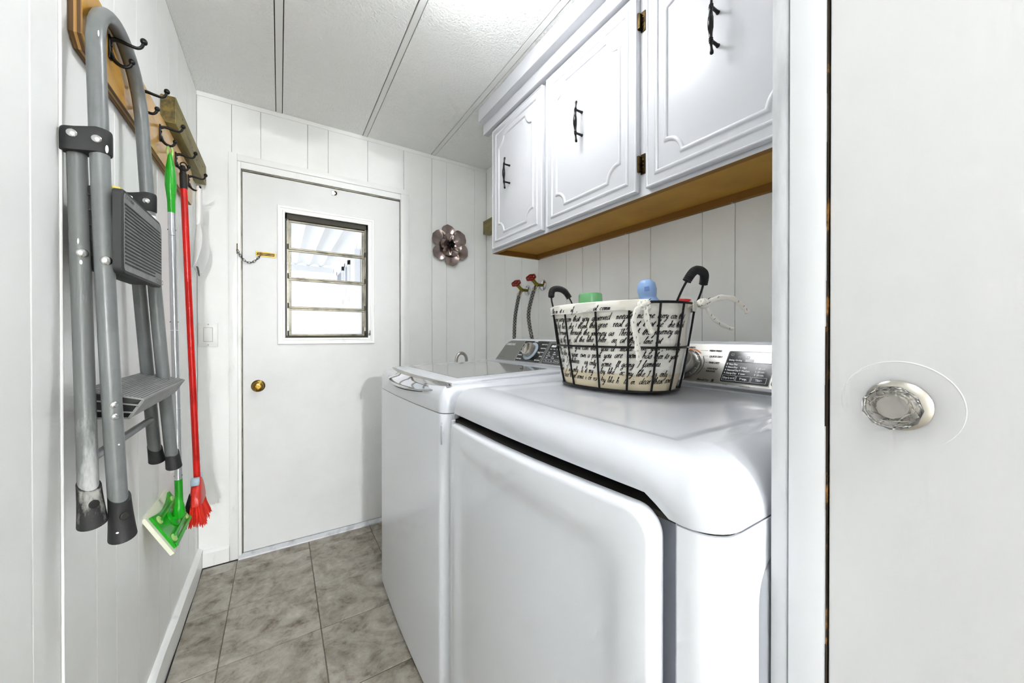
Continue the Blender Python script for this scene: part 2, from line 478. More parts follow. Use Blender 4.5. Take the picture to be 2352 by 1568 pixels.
def spline(pts, n=8):
    """Catmull-Rom through points"""
    P = [Vector(p) for p in pts]
    out = []
    for i in range(len(P) - 1):
        p0, p1, p2, p3 = P[max(i - 1, 0)], P[i], P[i + 1], P[min(i + 2, len(P) - 1)]
        for k in range(n):
            t = k / n
            out.append(0.5 * ((2 * p1) + (p2 - p0) * t + (2 * p0 - 5 * p1 + 4 * p2 - p3) * t * t + (3 * p1 - p0 - 3 * p2 + p3) * t ** 3))
    out.append(P[-1])
    return out

# ------------------------------------------------------------------ room shell
RW, BW, CH = 1.539, 2.238, 2.243          # right wall, back wall, ceiling
HB = -6.80                                 # unseen hall end, set far back to even out the fill light

# floor: grout bed plus stone tiles
floor = MB().box(-0.02, 2.46, HB, BW + 0.02, -0.06, -0.003).build('floor', 'grout')
tag(floor, kind='structure')
tile_me = None
T = 0.3048
tiles_x = [0.15 - T, 0.15, 0.455, 0.7598, 1.0646, 1.3694]
y = 2.145
ys = []
while y > -0.7:
    ys.append(y); y -= T
ys = [2.145] + ys[1:]
for i, x0 in enumerate(tiles_x):
    for yy in [2.145] + ys[1:]:
        xa, xb = max(x0, 0.0) + 0.0014, min(x0 + T, RW) - 0.0014
        ya, yb = yy + 0.0014, min(yy + T, BW) - 0.0014
        if xb - xa < 0.01 or yb - ya < 0.01:
            continue
        MB().box(xa, xb, ya, yb, -0.004, random.uniform(-0.0006, 0.0006), 0.0012, 1).build('tile', 'stone', floor, ang=30)
far_part = MB().box(0.0, 2.4, HB, ys[-1] - 0.002, -0.004, 0.0).build('tile_field', 'stone', floor)

# walls: a backing each, and vertical boards with open joints
wall_left = tag(MB().box(-0.09, -0.006, HB, BW + 0.09, -0.05, CH + 0.05).build('wall_left', 'groove'), kind='structure')
cut = [0.958, 1.115, 1.225, 1.385, 1.582, 1.73, 1.867, 2.03, 2.15, BW]
for a, b in zip(cut, cut[1:]):
    MB().box(-0.008, 0.0, a + 0.0010, b - 0.0010, 0.0, CH, 0.0012, 1).build('board', 'wall', wall_left)
near = [HB, -5.2, -3.6, -2.4, -1.5, -0.6, 0.0, 0.30, 0.50, 0.70, 0.868, 0.955]
for a, b in zip(near, near[1:]):
    MB().box(-0.008, 0.004, a + 0.0010, b - 0.0010, 0.0, CH, 0.0015, 1).build('board', 'wall', wall_left)
corner_strip = MB()
corner_strip.prism([(0.0, 0.9575, 0.0), (0.0052, 0.9575, 0.0), (0.0064, 0.959, 0.0), (0.0060, 0.963, 0.0), (0.0035, 0.969, 0.0), (0.0, 0.971, 0.0)], (0, 0, CH))
tag(corner_strip.build('trim_1', 'trimw', ang=25), kind='structure')

# back wall with the door opening
DX0, DX1, DZ1 = 0.172, 0.9425, 1.908
wb = MB()
wb.box(-0.09, DX0 - 0.02, BW + 0.006, BW + 0.09, -0.05, CH + 0.05)
wb.box(DX1 + 0.02, RW + 0.09, BW + 0.006, BW + 0.09, -0.05, CH + 0.05)
wb.box(DX0 - 0.02, DX1 + 0.02, BW + 0.006, BW + 0.09, DZ1 + 0.02, CH + 0.05)
wall_back = tag(wb.build('wall_back', 'groove'), kind='structure')
cut = [0.0, 0.131, 0.2486, 0.455, 0.553, 0.759, 0.968, 1.146, 1.245, 1.448, RW]
for a, b in zip(cut, cut[1:]):
    a1, b1 = a + 0.0008, b - 0.0008
    if a1 >= DX0 - 0.05 and b1 <= DX1 + 0.05:
        MB().box(a1, b1, BW, BW + 0.008, DZ1 + 0.01, CH, 0.0010, 1).build('board', 'wall', wall_back)
    elif a1 < DX0 and b1 > DX0 - 0.01:
        MB().box(a1, DX0 - 0.012, BW, BW + 0.008, 0.0, CH).build('board', 'wall', wall_back)
        MB().box(DX0 - 0.012, b1, BW, BW + 0.008, DZ1 + 0.01, CH).build('board', 'wall', wall_back)
    elif a1 < DX1 + 0.012 and b1 > DX1:
        MB().box(a1, DX1 + 0.012, BW, BW + 0.008, DZ1 + 0.01, CH).build('board', 'wall', wall_back)
        MB().box(DX1 + 0.012, b1, BW, BW + 0.008, 0.0, CH).build('board', 'wall', wall_back)
    else:
        MB().box(a1, b1, BW, BW + 0.008, 0.0, CH, 0.0010, 1).build('board', 'wall', wall_back)
# cover strip along the top of the back wall
tag(MB().box(0.0, RW, BW - 0.004, BW, CH - 0.022, CH, 0.0012, 1).build('trim_2', 'wall'), kind='structure')

wall_right = tag(MB().box(RW + 0.006, RW + 0.09, 0.10, BW + 0.09, -0.05, CH + 0.05).build('wall_right', 'groove'), kind='structure')
cut = [0.16, 0.30, 0.44, 0.596, 0.702, 0.907, 1.012, 1.172, 1.284, 1.40, 1.632, 1.80, 1.99, BW]
for a, b in zip(cut, cut[1:]):
    MB().box(RW, RW + 0.008, a + 0.0009, b - 0.0009, 0.0, CH, 0.0012, 1).build('board', 'wall', wall_right)

# doorway side: partition wall, jamb, closet door, hall shell
JX = 0.80
wp = MB()
wp.box(JX + 0.022, RW + 0.02, 0.095, 0.160, 0.0, CH + 0.05)
wp.box(JX + 0.04, JX + 0.10, -0.70, 0.160, 0.0, CH + 0.05)
wp.box(JX + 0.001, 2.40, -0.70, -0.62, 0.0, CH + 0.05)
tag(wp.build('wall_front', 'hallwall'), kind='structure')
wh_ = MB()
wh_.box(-0.09, 2.46, HB - 0.06, HB, -0.05, CH + 0.05)
wh_.box(2.40, 2.46, HB, -0.62, -0.05, CH + 0.05)
tag(wh_.build('wall_hall', 'hallwall'), kind='structure')
tag(MB().box(RW + 0.09, 2.46, HB - 0.06, -0.62, CH + 0.001, CH + 0.06).build('ceiling_hall', 'hallwall'), kind='structure')
jamb = empty('trim_3', (JX, 0.17, 0.0), kind='structure')
MB().box(JX + 0.003, JX + 0.03, 0.1782, 0.1950, 0.0, CH, 0.0022, 2).build('stop_strip', 'oldtrim', jamb)
MB().box(JX + 0.007, JX + 0.03, 0.1762, 0.1790, 0.0, CH).build('joint', 'recess', jamb)
MB().box(JX, JX + 0.03, 0.1428, 0.1768, 0.0, CH, 0.0020, 2).build('casing_board', 'jambw', jamb)
jm = MB()
zz = 0.0
while zz < CH - 0.02:                       # chipped paint edge beside the door
    h = random.uniform(0.04, 0.16)
    dpt = random.uniform(0.0002, 0.0007) + (0.0011 if 1.015 < zz + h / 2 < 1.10 else 0)
    jm.box(JX - 0.0002, JX + 0.028, 0.1426 - 0.0002, 0.1430 + dpt, zz, min(zz + h, CH))
    zz += h
jm.build('bare_edge', 'rawwood', jamb)
MB().box(JX + 0.012, JX + 0.03, 0.1390, 0.1432, 0.0, CH).build('shadow_gap', 'gap', jamb)

door_2 = empty('door_2', (JX, -0.23, 0.0), kind='structure')
MB().box(JX + 0.001, JX + 0.036, -0.60, 0.1412, 0.008, CH - 0.004, 0.0015, 2).build('slab', 'door2', door_2)
kc = (JX + 0.001, 0.0918, 1.036)
ring = MB().tube([(JX + 0.0012, kc[1] + 0.0395 * math.cos(a), kc[2] + 0.0395 * math.sin(a)) for a in [math.radians(t) for t in range(-35, 236, 6)]], [0.0002 + 0.0005 * math.sin(PI * i / 45) for i in range(46)], 8).build('paint_ring', 'door2', door_2)
rose = MB().lathe([(0.0225, 0.0), (0.0225, 0.002), (0.0205, 0.0045), (0.0165, 0.006), (0.012, 0.0065), (0.0085, 0.0075), (0.0078, 0.014), (0.0, 0.014)], (kc[0] - 0.0011, kc[1], kc[2]), (-1, 0, 0), 40).build('rose', 'steel', door_2)
kb = MB()
kx = kc[0] - 0.011
rows = [(0.0080, 0.0), (0.0140, 0.0035), (0.0195, 0.010), (0.0190, 0.0150), (0.0160, 0.0190), (0.0110, 0.0225), (0.0055, 0.0240), (0.0004, 0.0245)]
rings = []
for i, (r, t) in enumerate(rows):
    rings.append([(kx - t, kc[1] + r * math.cos(2 * PI * (k + 0.5 * (i % 2)) / 10), kc[2] + r * math.sin(2 * PI * (k + 0.5 * (i % 2)) / 10)) for k in range(10)])
kb.loft(rings)
tag(kb.build('knob', 'crystal', door_2, smooth=False), 'faceted clear crystal knob')

# ceiling: backing, four sheets, three battens
ceiling = tag(MB().box(-0.09, RW + 0.09, HB - 0.06, BW + 0.09, CH + 0.006, CH + 0.06).build('ceiling', 'gap'), kind='structure')
bts = [(0.313, 0.340), (0.731, 0.756), (1.139, 1.165)]
edges = [0.0] + [v for b in bts for v in b] + [RW]
for a, b in zip(edges[0::2], edges[1::2]):
    MB().box(a + 0.002 if a else a, b - 0.002 if b < RW else b, HB, BW, CH, CH + 0.008).build('sheet', 'ceil', ceiling)
for a, b in bts:
    MB().box(a + 0.0012, b - 0.0012, HB, BW, CH - 0.0022, CH + 0.008, 0.0008, 1).build('batten', 'batten', ceiling)

# baseboards
def bb_prof(h, t):
    return [(0.0, 0.0), (t, 0.0), (t, h - 0.012), (t * 0.55, h - 0.003), (t * 0.2, h), (0.0, h)]
m = MB()
n = 26
rings = []
for i in range(n + 1):
    yy = 0.98 + (BW - 0.98) * i / n
    wob = 0.0016 * math.sin(yy * 7.0) + 0.001 * math.sin(yy * 19)
    rings.append([(max(px + (wob if px > 0.003 else 0), 0.0), yy, pz) for px, pz in bb_prof(0.095, 0.018)])
m.loft(rings)
tag(m.build('baseboard_left', 'trimw', ang=28), kind='structure')
m = MB()
m.loft([[(0.018, BW - px, pz) for px, pz in bb_prof(0.082, 0.016)], [(0.118, BW - px, pz) for px, pz in bb_prof(0.080, 0.016)]])
tag(m.build('baseboard_back', 'trimw', ang=28), kind='structure')
m = MB()
for i in range(9):
    yy = 1.0 + i * 0.137
m.box(0.017, 0.0205, 1.0, BW - 0.018, -0.001, 0.0035)
m.box(0.018, 0.155, BW - 0.0195, BW - 0.015, -0.001, 0.004)
tag(m.build('trim_4', 'gap'), kind='structure')

# ------------------------------------------------------------------ back door
trim = empty('trim_5', (0.55, BW, 0.0), kind='structure')
CY = BW - 0.014
MB().box(0.119, 0.153, CY, BW + 0.004, 0.0, 1.985, 0.002, 2).build('casing_side', 'trimw', trim)
MB().box(0.9475, 0.9955, CY, BW + 0.004, 0.0, 1.951, 0.002, 2).build('casing_side', 'trimw', trim)
MB().box(0.153, 0.9955, CY + 0.001, BW + 0.004, 1.951, 1.982, 0.002, 2).build('casing_head', 'trimw', trim)
MB().box(0.153, 0.1665, CY + 0.008, BW + 0.05, 0.0, 1.951, 0.0015, 1).build('jamb_side', 'trimw', trim)
MB().box(0.9465, 0.9610, CY + 0.008, BW + 0.05, 0.0, 1.950, 0.0015, 1).build('jamb_side', 'trimw', trim)
MB().box(0.1665, 0.9465, CY + 0.008, BW + 0.05, 1.918, 1.951, 0.0015, 1).build('jamb_head', 'trimw', trim)
m = MB()
m.box(0.1665, 0.1705, BW + 0.003, BW + 0.05, 0.01, 1.918)
m.box(0.9437, 0.9465, BW + 0.003, BW + 0.05, 0.01, 1.918)
m.box(0.1665, 0.9465, BW + 0.003, BW + 0.05, 1.9115, 1.918)
m.build('weather_gap', 'alu', trim)
sill = MB()
sill.prism([(0.153, BW - 0.022, 0.0), (0.153, BW - 0.020, 0.006), (0.153, BW + 0.002, 0.017), (0.153, BW + 0.05, 0.019), (0.153, BW + 0.05, 0.0)], (0.808, 0, 0))
sill.build('threshold', 'oldtrim', trim, ang=20)

door_1 = empty('door_1', (0.557, BW + 0.003, 0.0), kind='structure')
DY = BW + 0.004
DB = DY + 0.04
WX0, WX1, WZ0, WZ1 = 0.351, 0.7595, 1.084, 1.735
m = MB()
m.box(DX0, WX0, DY, DB, 0.020, DZ1, 0.0012, 1)
m.box(WX1, DX1, DY, DB, 0.020, DZ1, 0.0012, 1)
m.box(WX0 - 0.001, WX1 + 0.001, DY, DB, 0.020, WZ0)
m.box(WX0 - 0.001, WX1 + 0.001, DY, DB, WZ1, DZ1)
slab = m.build('slab', 'door', door_1)
# moulded window casing: three stepped frames, mitred
def frame_loft(x0, x1, z0, z1, prof, yf):
    rings = []
    for d, h in prof:
        rings.append([(x0 - d, yf - h, z0 - d), (x1 + d, yf - h, z0 - d), (x1 + d, yf - h, z1 + d), (x0 - d, yf - h, z1 + d)])
    return rings
m = MB()
m.loft(frame_loft(WX0, WX1, WZ0, WZ1, [(0.0, -0.02), (0.0, 0.010), (0.006, 0.012), (0.010, 0.012), (0.012, 0.009), (0.021, 0.009), (0.023, 0.0125), (0.031, 0.0135), (0.034, 0.010), (0.034, 0.0)], DY), True, False, False)
m.build('window_casing', 'trimw', door_1, ang=20)
wf = empty('window_1', ((WX0 + WX1) / 2, DY + 0.02, WZ0), kind='structure')
m = MB()
JY = DY + 0.012
m.box(WX0, WX0 + 0.008, JY - 0.006, JY + 0.03, WZ0, WZ1)
m.box(WX1 - 0.008, WX1, JY - 0.006, JY + 0.03, WZ0, WZ1)
m.box(WX0, WX1, JY - 0.006, JY + 0.03, WZ1 - 0.028, WZ1)
m.box(WX0, WX1, JY - 0.002, JY + 0.03, WZ0, WZ0 + 0.012)
m.build('channel', 'darkalu', wf)
m = MB()
m.box(WX0 + 0.010, WX0 + 0.0145, JY - 0.003, JY + 0.006, WZ0 + 0.06, WZ1 - 0.01)
m.box(WX1 - 0.0145, WX1 - 0.010, JY - 0.003, JY + 0.006, WZ0 + 0.06, WZ1 - 0.01)
m.build('operator_bar', 'alu', wf)
zs = [(1.700, 1.556), (1.546, 1.402), (1.392, 1.246), (1.236, 1.100)]
for zt, zb in zs:
    fr = MB()
    x0, x1 = WX0 + 0.016, WX1 - 0.014
    yf = JY + 0.010
    fr.box(x0, x0 + 0.012, yf, yf + 0.012, zb - 0.004, zt + 0.004, 0.001, 1)
    fr.box(x1 - 0.014, x1, yf, yf + 0.012, zb - 0.004, zt + 0.004, 0.001, 1)
    fr.box(x0, x1, yf - 0.004, yf + 0.012, zt - 0.004, zt + 0.005, 0.001, 1)
    fr.box(x0, x1, yf - 0.007, yf + 0.010, zb - 0.005, zb + 0.004, 0.001, 1)
    sash = fr.build('louvre_sash', 'alu', wf)
    MB().box(x0 + 0.008, x1 - 0.010, yf + 0.004, yf + 0.007, zb, zt).build('pane', 'glass' if zt > 1.5 else 'frosted', sash)
    c = MB()
    for xx in (WX0 + 0.013, WX1 - 0.013):
        c.box(xx - 0.004, xx + 0.004, JY - 0.005, JY + 0.010, zb - 0.006, zb + 0.022, 0.001, 1)
    c.build('clip', 'darkalu', sash)
m = MB()
m.tube([(WX1 + 0.006, DY - 0.012, 1.105), (WX1 + 0.007, DY - 0.024, 1.110), (WX1 + 0.006, DY - 0.028, 1.125)], 0.0028, 8)
m.sphere((WX1 + 0.007, DY - 0.014, 1.104), 0.006, 0.004, 0.008)
m.build('crank', 'steel', wf)

kn = MB()
kn.lathe([(0.030, 0.0), (0.030, 0.003), (0.027, 0.006), (0.022, 0.007), (0.013, 0.009), (0.012, 0.022), (0.018, 0.030), (0.0235, 0.036), (0.0225, 0.042), (0.016, 0.046), (0.008, 0.046), (0.006, 0.044), (0.0, 0.044)], (0.2345, DY, 0.8426), (0, -1, 0), 32)
tag(kn.build('knob', 'brass', door_1), 'round brass door knob')
# chain lock
pl = MB().obox((0.2680, DY - 0.002, 1.5075), (1, 0, -0.02), (0, 1, 0), (0.02, 0, 1), 0.043, 0.002, 0.0125, 0.0012, 1).build('slide_plate', 'brass', door_1)
MB().obox((0.2680, DY - 0.0045, 1.5075), (1, 0, -0.02), (0, 1, 0), (0.02, 0, 1), 0.038, 0.001, 0.0085, 0.0006, 1).build('slide_slot', 'darkbrass', pl)
m = MB()
m.box(0.229, 0.307, DY - 0.0085, DY - 0.006, 1.5000, 1.5045)
m.box(0.229, 0.307, DY - 0.0085, DY - 0.006, 1.5110, 1.5155)
m.build('slide_rail', 'darkbrass', pl)
MB().box(0.1505, 0.1545, CY - 0.004, CY + 0.001, 1.495, 1.545, 0.0008, 1).build('anchor_plate', 'darkbrass', trim)
def torus_link(mb, c, d, side, L=0.0095, w=0.0042, r=0.0011):
    d = Vector(d).normalized(); s = Vector(side); s = (s - d * s.dot(d)).normalized()
    pts = []
    for k in range(14):
        a = 2 * PI * k / 14
        pts.append(Vector(c) + d * (math.cos(a) * L * 0.62 + (L * 0.3 if math.cos(a) > 0 else -L * 0.3)) + s * math.sin(a) * w)
    mb.tube(pts, r, 6, loop=True)
P0, P1 = Vector((0.1535, CY - 0.006, 1.513)), Vector((0.248, DY - 0.010, 1.504))
prev = None
chain_pts = []
for i in range(61):
    t = i / 60
    p = P0.lerp(P1, t)
    sag = 0.052 * 4 * t * (1 - t) * (1.0 - 0.25 * (t - 0.4))
    chain_pts.append(p - Vector((0, 0, sag)))
seg_len = 0.0118
acc, k, last = 0.0, 0, chain_pts[0]
for a, b in zip(chain_pts, chain_pts[1:]):
    acc += (b - a).length
    if acc >= seg_len * (k + 0.5):
        d = b - a
        m = MB()
        side = Vector((0, 1, 0)) if k % 2 else d.cross(Vector((0, 1, 0)))
        torus_link(m, a.lerp(b, 0.5), d, side)
        m.build('chain_link', 'chainmetal', pl)
        k += 1
MB().lathe([(0.004, 0.0), (0.004, 0.008), (0.006, 0.009), (0.006, 0.011), (0, 0.012)], (0.250, DY - 0.006, 1.5085), (0, -1, 0), 14).build('slide_stud', 'darkbrass', pl)
m = MB()
m.box(0.571, 0.590, DY - 0.0025, DY, 1.872, 1.896, 0.001, 1)
m.build('catch_plate', 'steel', door_1)
m = MB().tube(arc((0.585, 1.884), 0.0095, -PI / 2, PI / 2, 8, lambda a, b: (a, DY - 0.006, b)), 0.0032, 8)
m.build('catch_loop', 'darkbrass', door_1)

# ------------------------------------------------------------------ things on the back wall
sw = empty('light_switch', (0.041, BW, 1.0427), 'white rocker light switch plate on wall beside door casing', 'light switch')
MB().box(0.005, 0.077, BW - 0.006, BW - 0.0003, 1.043, 1.157, 0.0025, 2).build('cover_plate', 'switch', sw)
rk = MB().box(0.0235, 0.0585, BW - 0.0072, BW - 0.005, 1.067, 1.135, 0.0006, 1).build('rocker_bezel', 'recess', sw)
MB().prism([(0.0255, BW - 0.0076, 1.069), (0.0255, BW - 0.0105, 1.133), (0.0255, BW - 0.005, 1.133), (0.0255, BW - 0.005, 1.069)], (0.031, 0, 0)).build('rocker', 'switch', sw)
for zz in (1.052, 1.149):
    MB().lathe([(0.003, 0), (0.003, 0.0008), (0.0, 0.0012)], (0.041, BW - 0.006, zz), (0, -1, 0), 10).build('screw', 'recess', sw)

fl = empty('wall_flower', (1.261, BW, 1.682), 'rose bronze metal flower hung on the white back wall', 'wall ornament')
FC = Vector((1.258, BW - 0.012, 1.680))
def petal(ang, R, W, lift, cup, curl, m0, name='petal', point=0.0, r0=0.012):
    """cupped sheet petal radiating in the wall plane, lifting toward the room"""
    d = Vector((math.cos(ang), 0, math.sin(ang))); s = Vector((-math.sin(ang), 0, math.cos(ang))); o = Vector((0, -1, 0))
    nu, nv = 10, 8
    def pt(u, v, off):
        w = W * (math.sin(PI * min(1, 0.12 + 0.62 * u)) ** 0.9) * (1 if u < 0.75 else math.sqrt(max(0.0, 1 - ((u - 0.75) / 0.25) ** 2)) * (1 - point * (u - 0.75)))
        q = FC + d * (r0 + R * u) + s * (w * v) + o * (lift + cup * (v * v) * math.sin(PI * min(u + 0.15, 1)) + curl * u * u + off)
        return q
    mb = MB()
    for off, fl_ in ((0.0, 0), (0.0012, 1)):
        rows = [[mb.bm.verts.new(pt(i / nu, (j / nv) * 2 - 1, off)) for j in range(nv + 1)] for i in range(nu + 1)]
        for i in range(nu):
            for j in range(nv):
                mb.bm.faces.new((rows[i][j], rows[i][j + 1], rows[i + 1][j + 1], rows[i + 1][j]))
    bmesh.ops.remove_doubles(mb.bm, verts=mb.bm.verts, dist=1e-5)
    mb.build(name, m0, fl, ang=70)
for k, (a, R, W) in enumerate([(97, 0.122, 0.046), (38, 0.118, 0.052), (-24, 0.128, 0.050), (-82, 0.125, 0.048), (-143, 0.122, 0.046), (153, 0.120, 0.050)]):
    petal(math.radians(a), R, W, 0.004, 0.020, 0.012 if k % 2 else 0.006, 'flower', point=0.4)
for k, (a, R, W) in enumerate([(106, 0.062, 0.032), (48, 0.068, 0.033), (-12, 0.066, 0.030), (-62, 0.066, 0.030), (-118, 0.066, 0.030), (178, 0.058, 0.029)]):
    petal(math.radians(a), R, W, 0.016, 0.012, 0.012, 'flower', 'inner_petal')
for k in range(6):
    petal(math.radians(60 * k + 15), 0.026, 0.020, 0.026, 0.006, 0.014, 'flower', 'centre_petal', r0=0.008)
for k in range(5):
    petal(math.radians(72 * k), 0.016, 0.014, 0.033, 0.004, 0.012, 'flowerdark', 'bud_petal', r0=0.003)
MB().sphere((FC.x, FC.y - 0.030, FC.z), 0.014, 0.010, 0.014).build('centre', 'flowerdark', fl)
MB().lathe([(0.012, 0.0), (0.012, 0.016), (0.0, 0.017)], (FC.x, BW, FC.z), (0, -1, 0), 12).build('mount', 'flowerdark', fl)

# ------------------------------------------------------------------ timber cleats and hook board on the left wall
def cleat(name, x0, x1, y0, y1, z0, z1, label, side):
    r = empty(name, ((x0 + x1) / 2, y0, z0), label, 'wood cleat')
    b = MB().box(x0, x1, y0, y1, z0, z1, 0.003, 2).build('beam', 'cleat', r)
    MB().box(x0 + 0.0025, x1 - 0.0025, y0 - 0.0006, y0 + 0.002, z0 + 0.0025, z1 - 0.0025).build('end_grain', 'cleatend', r)
    xf = x1 if side > 0 else x0
    for yy, zz in ((0.06, 0.2), (0.10, 0.72), (0.27, 0.45), (0.36, 0.30), (0.50, 0.6), (0.57, 0.2)):
        if y0 + yy < y1 - 0.01:
            MB().lathe([(0.0032, 0.0), (0.0028, 0.0009), (0.0, 0.0012)], (xf, y0 + yy, z0 + (z1 - z0) * zz), (side, 0, 0), 10).build('nail_head', 'blackmetal', r)
    return r
cleat('wood_cleat', 0.0005, 0.0390, 1.615, 2.205, 1.795, 1.884, 'olive treated timber cleat high on wall above the hook board', 1)
cleat('wood_cleat', 1.487, 1.5385, 1.75, 2.190, 1.775, 1.864, 'short timber cleat end poking out behind the wall cabinet', -1)

HBX = 0.0190
hb = empty('hook_board', (0.0, 1.50, 1.632), 'varnished yellow pine hook board with five black coat hooks', 'coat rack')
m = MB()
z0h, z1h, y0h, y1h = 1.636, 1.776, 0.998, 2.012
m.prism([(0.0012, y0h, z0h + 0.02), (0.0012, y0h + 0.02, z0h), (0.0012, y1h - 0.02, z0h), (0.0012, y1h, z0h + 0.02), (0.0012, y1h, z1h - 0.02), (0.0012, y1h - 0.02, z1h), (0.0012, y0h + 0.02, z1h), (0.0012, y0h, z1h - 0.02)], (HBX - 0.0014, 0, 0))
bd = m.build('board', 'plyedge', hb)
m = MB()
m.prism([(HBX - 0.0004, y0h + 0.0006, z0h + 0.0206), (HBX - 0.0004, y0h + 0.0206, z0h + 0.0006), (HBX - 0.0004, y1h - 0.0206, z0h + 0.0006), (HBX - 0.0004, y1h - 0.0006, z0h + 0.0206), (HBX - 0.0004, y1h - 0.0006, z1h - 0.0206), (HBX - 0.0004, y1h - 0.0206, z1h - 0.0006), (HBX - 0.0004, y0h + 0.0206, z1h - 0.0006), (HBX - 0.0004, y0h + 0.0006, z1h - 0.0206)], (0.0006, 0, 0))
m.build('varnished_face', 'ply', hb)
HY = [1.125, 1.322, 1.518, 1.718, 1.930]
def hook_mesh():
    mb = MB()
    mb.box(0.0, 0.0035, -0.0075, 0.0075, -0.026, 0.024, 0.0015, 2)
    for zz in (-0.017, 0.004):
        mb.sphere((0.0042, 0, zz), 0.0015, 0.0032, 0.0032, 10, 6)
    up = spline([(0.002, 0, 0.016), (0.012, 0, 0.0195), (0.030, 0, 0.0165), (0.043, 0, 0.0150), (0.050, 0, 0.0200), (0.0535, 0, 0.0300)], 6)
    mb.tube(up, [0.0048 - 0.0017 * min(1, i / 18) for i in range(len(up))], 10)
    mb.sphere((0.054, 0, 0.0335), 0.0064, 0.0064, 0.0072, 12, 8)
    lo = spline([(0.002, 0, -0.010), (0.007, 0, -0.024), (0.016, 0, -0.033), (0.026, 0, -0.034), (0.032, 0, -0.029), (0.0345, 0, -0.022)], 6)
    mb.tube(lo, [0.0046 - 0.0013 * min(1, i / 20) for i in range(len(lo))], 10)
    mb.sphere((0.035, 0, -0.0190), 0.0058, 0.0058, 0.0064, 12, 8)
    return mb.mesh('hook', ang=45)
hk = hook_mesh(); hk.materials.append(M['blackmetal'])
for yy in HY:
    o = bpy.data.objects.new('hook', hk)
    COL.objects.link(o); o.parent = hb
    o.location = Vector((HBX, yy, 1.716)) - ORI[hb.name]
    ORI[o.name] = Vector((HBX, yy, 1.716))

# ------------------------------------------------------------------ folded step ladder hanging on the hooks
ld = empty('step_ladder', (0.05, 1.10, 0.735), 'folded grey two-step ladder with black feet hung on the hook board', 'step ladder')
def FX(z): return 0.036 + 0.049 * (1.72 - z)
def RX(z): return 0.0185 + 0.046 * (1.46 - z)
TR = 0.0132
YN0, YN1 = 0.932, 0.926
def yn(z): return 0.929 + 0.052 * max(0.0, (z - 0.78) / 0.82) ** 1.6
def yf(z): return 1.250 + 0.065 * max(0.0, (1.45 - z) / 0.7) ** 1.6 + 0.006 * (z - 1.45)
pts = []
zloop = 1.610
for i in range(13):
    z = 0.765 + (zloop - 0.765) * i / 12
    pts.append((FX(z), yn(z), z))
yc_, rad = (yn(zloop) + yf(zloop)) / 2, (yf(zloop) - yn(zloop)) / 2
for i in range(1, 24):
    a = PI - PI * i / 24
    z = zloop + 0.142 * math.sin(a) ** 0.9
    pts.append((FX(z), yc_ + rad * math.cos(a), z))
for i in range(13):
    z = zloop - (zloop - 0.765) * i / 12
    pts.append((FX(z), yf(z), z))
MB().tube(pts, TR, 18).build('front_frame', 'ladder', ld, ang=60)
def rn(z): return 0.972 - 0.085 * (1.44 - z)
def rf(z): return 1.254 + 0.085 * (1.44 - z)
for fn, mt in ((rn, 'ladderworn'), (rf, 'ladder')):
    MB().tube([(RX(z), fn(z), z) for z in (1.445, 1.3, 1.1, 0.9, 0.785)], TR * 0.98, 18).build('rear_leg', mt, ld, ang=60)
# rubber feet: flared boots, cut high on one side
def boot(cx, cy, ztop, zbot, mt, flare, hole):
    mb = MB()
    rings = []
    for t in (0.0, 0.12, 0.4, 0.72, 1.0):
        z = ztop + (zbot - ztop) * t
        r = 0.0150 + flare * t ** 1.6
        rings.append([(cx + r * 1.0 * math.cos(a) + 0.004 * t, cy + r * 0.98 * math.sin(a), z + (0.012 * math.cos(a - 2.2) * (1 - t)) + 0.006 * t * math.sin(a)) for a in [2 * PI * k / 24 for k in range(24)]])
    mb.loft(rings)
    f = mb.build('foot', mt, ld, ang=50)
    if hole:
        MB().lathe([(0.0052, 0.0), (0.0052, 0.003), (0.0, 0.003)], (cx + 0.010, cy - 0.0150, (ztop + zbot) / 2 + 0.004), (0.62, -0.78, 0.1), 16).build('drain_hole', 'gap', f)
        MB().lathe([(0.0068, 0.0), (0.0066, 0.0022), (0.005, 0.0028), (0.0052, 0.0)], (cx + 0.0102, cy - 0.0152, (ztop + zbot) / 2 + 0.004), (0.62, -0.78, 0.1), 16).build('hole_rim', 'rubber', f)
boot(FX(0.77), yn(0.77), 0.812, 0.738, 'rubber', 0.0038, True)
boot(FX(0.77), yf(0.77), 0.790, 0.748, 'rubber', 0.0018, False)
boot(RX(0.80), rn(0.80), 0.842, 0.776, 'wornrubber', 0.0036, True)
boot(RX(0.79), rf(0.79), 0.806, 0.770, 'rubber', 0.0018, False)
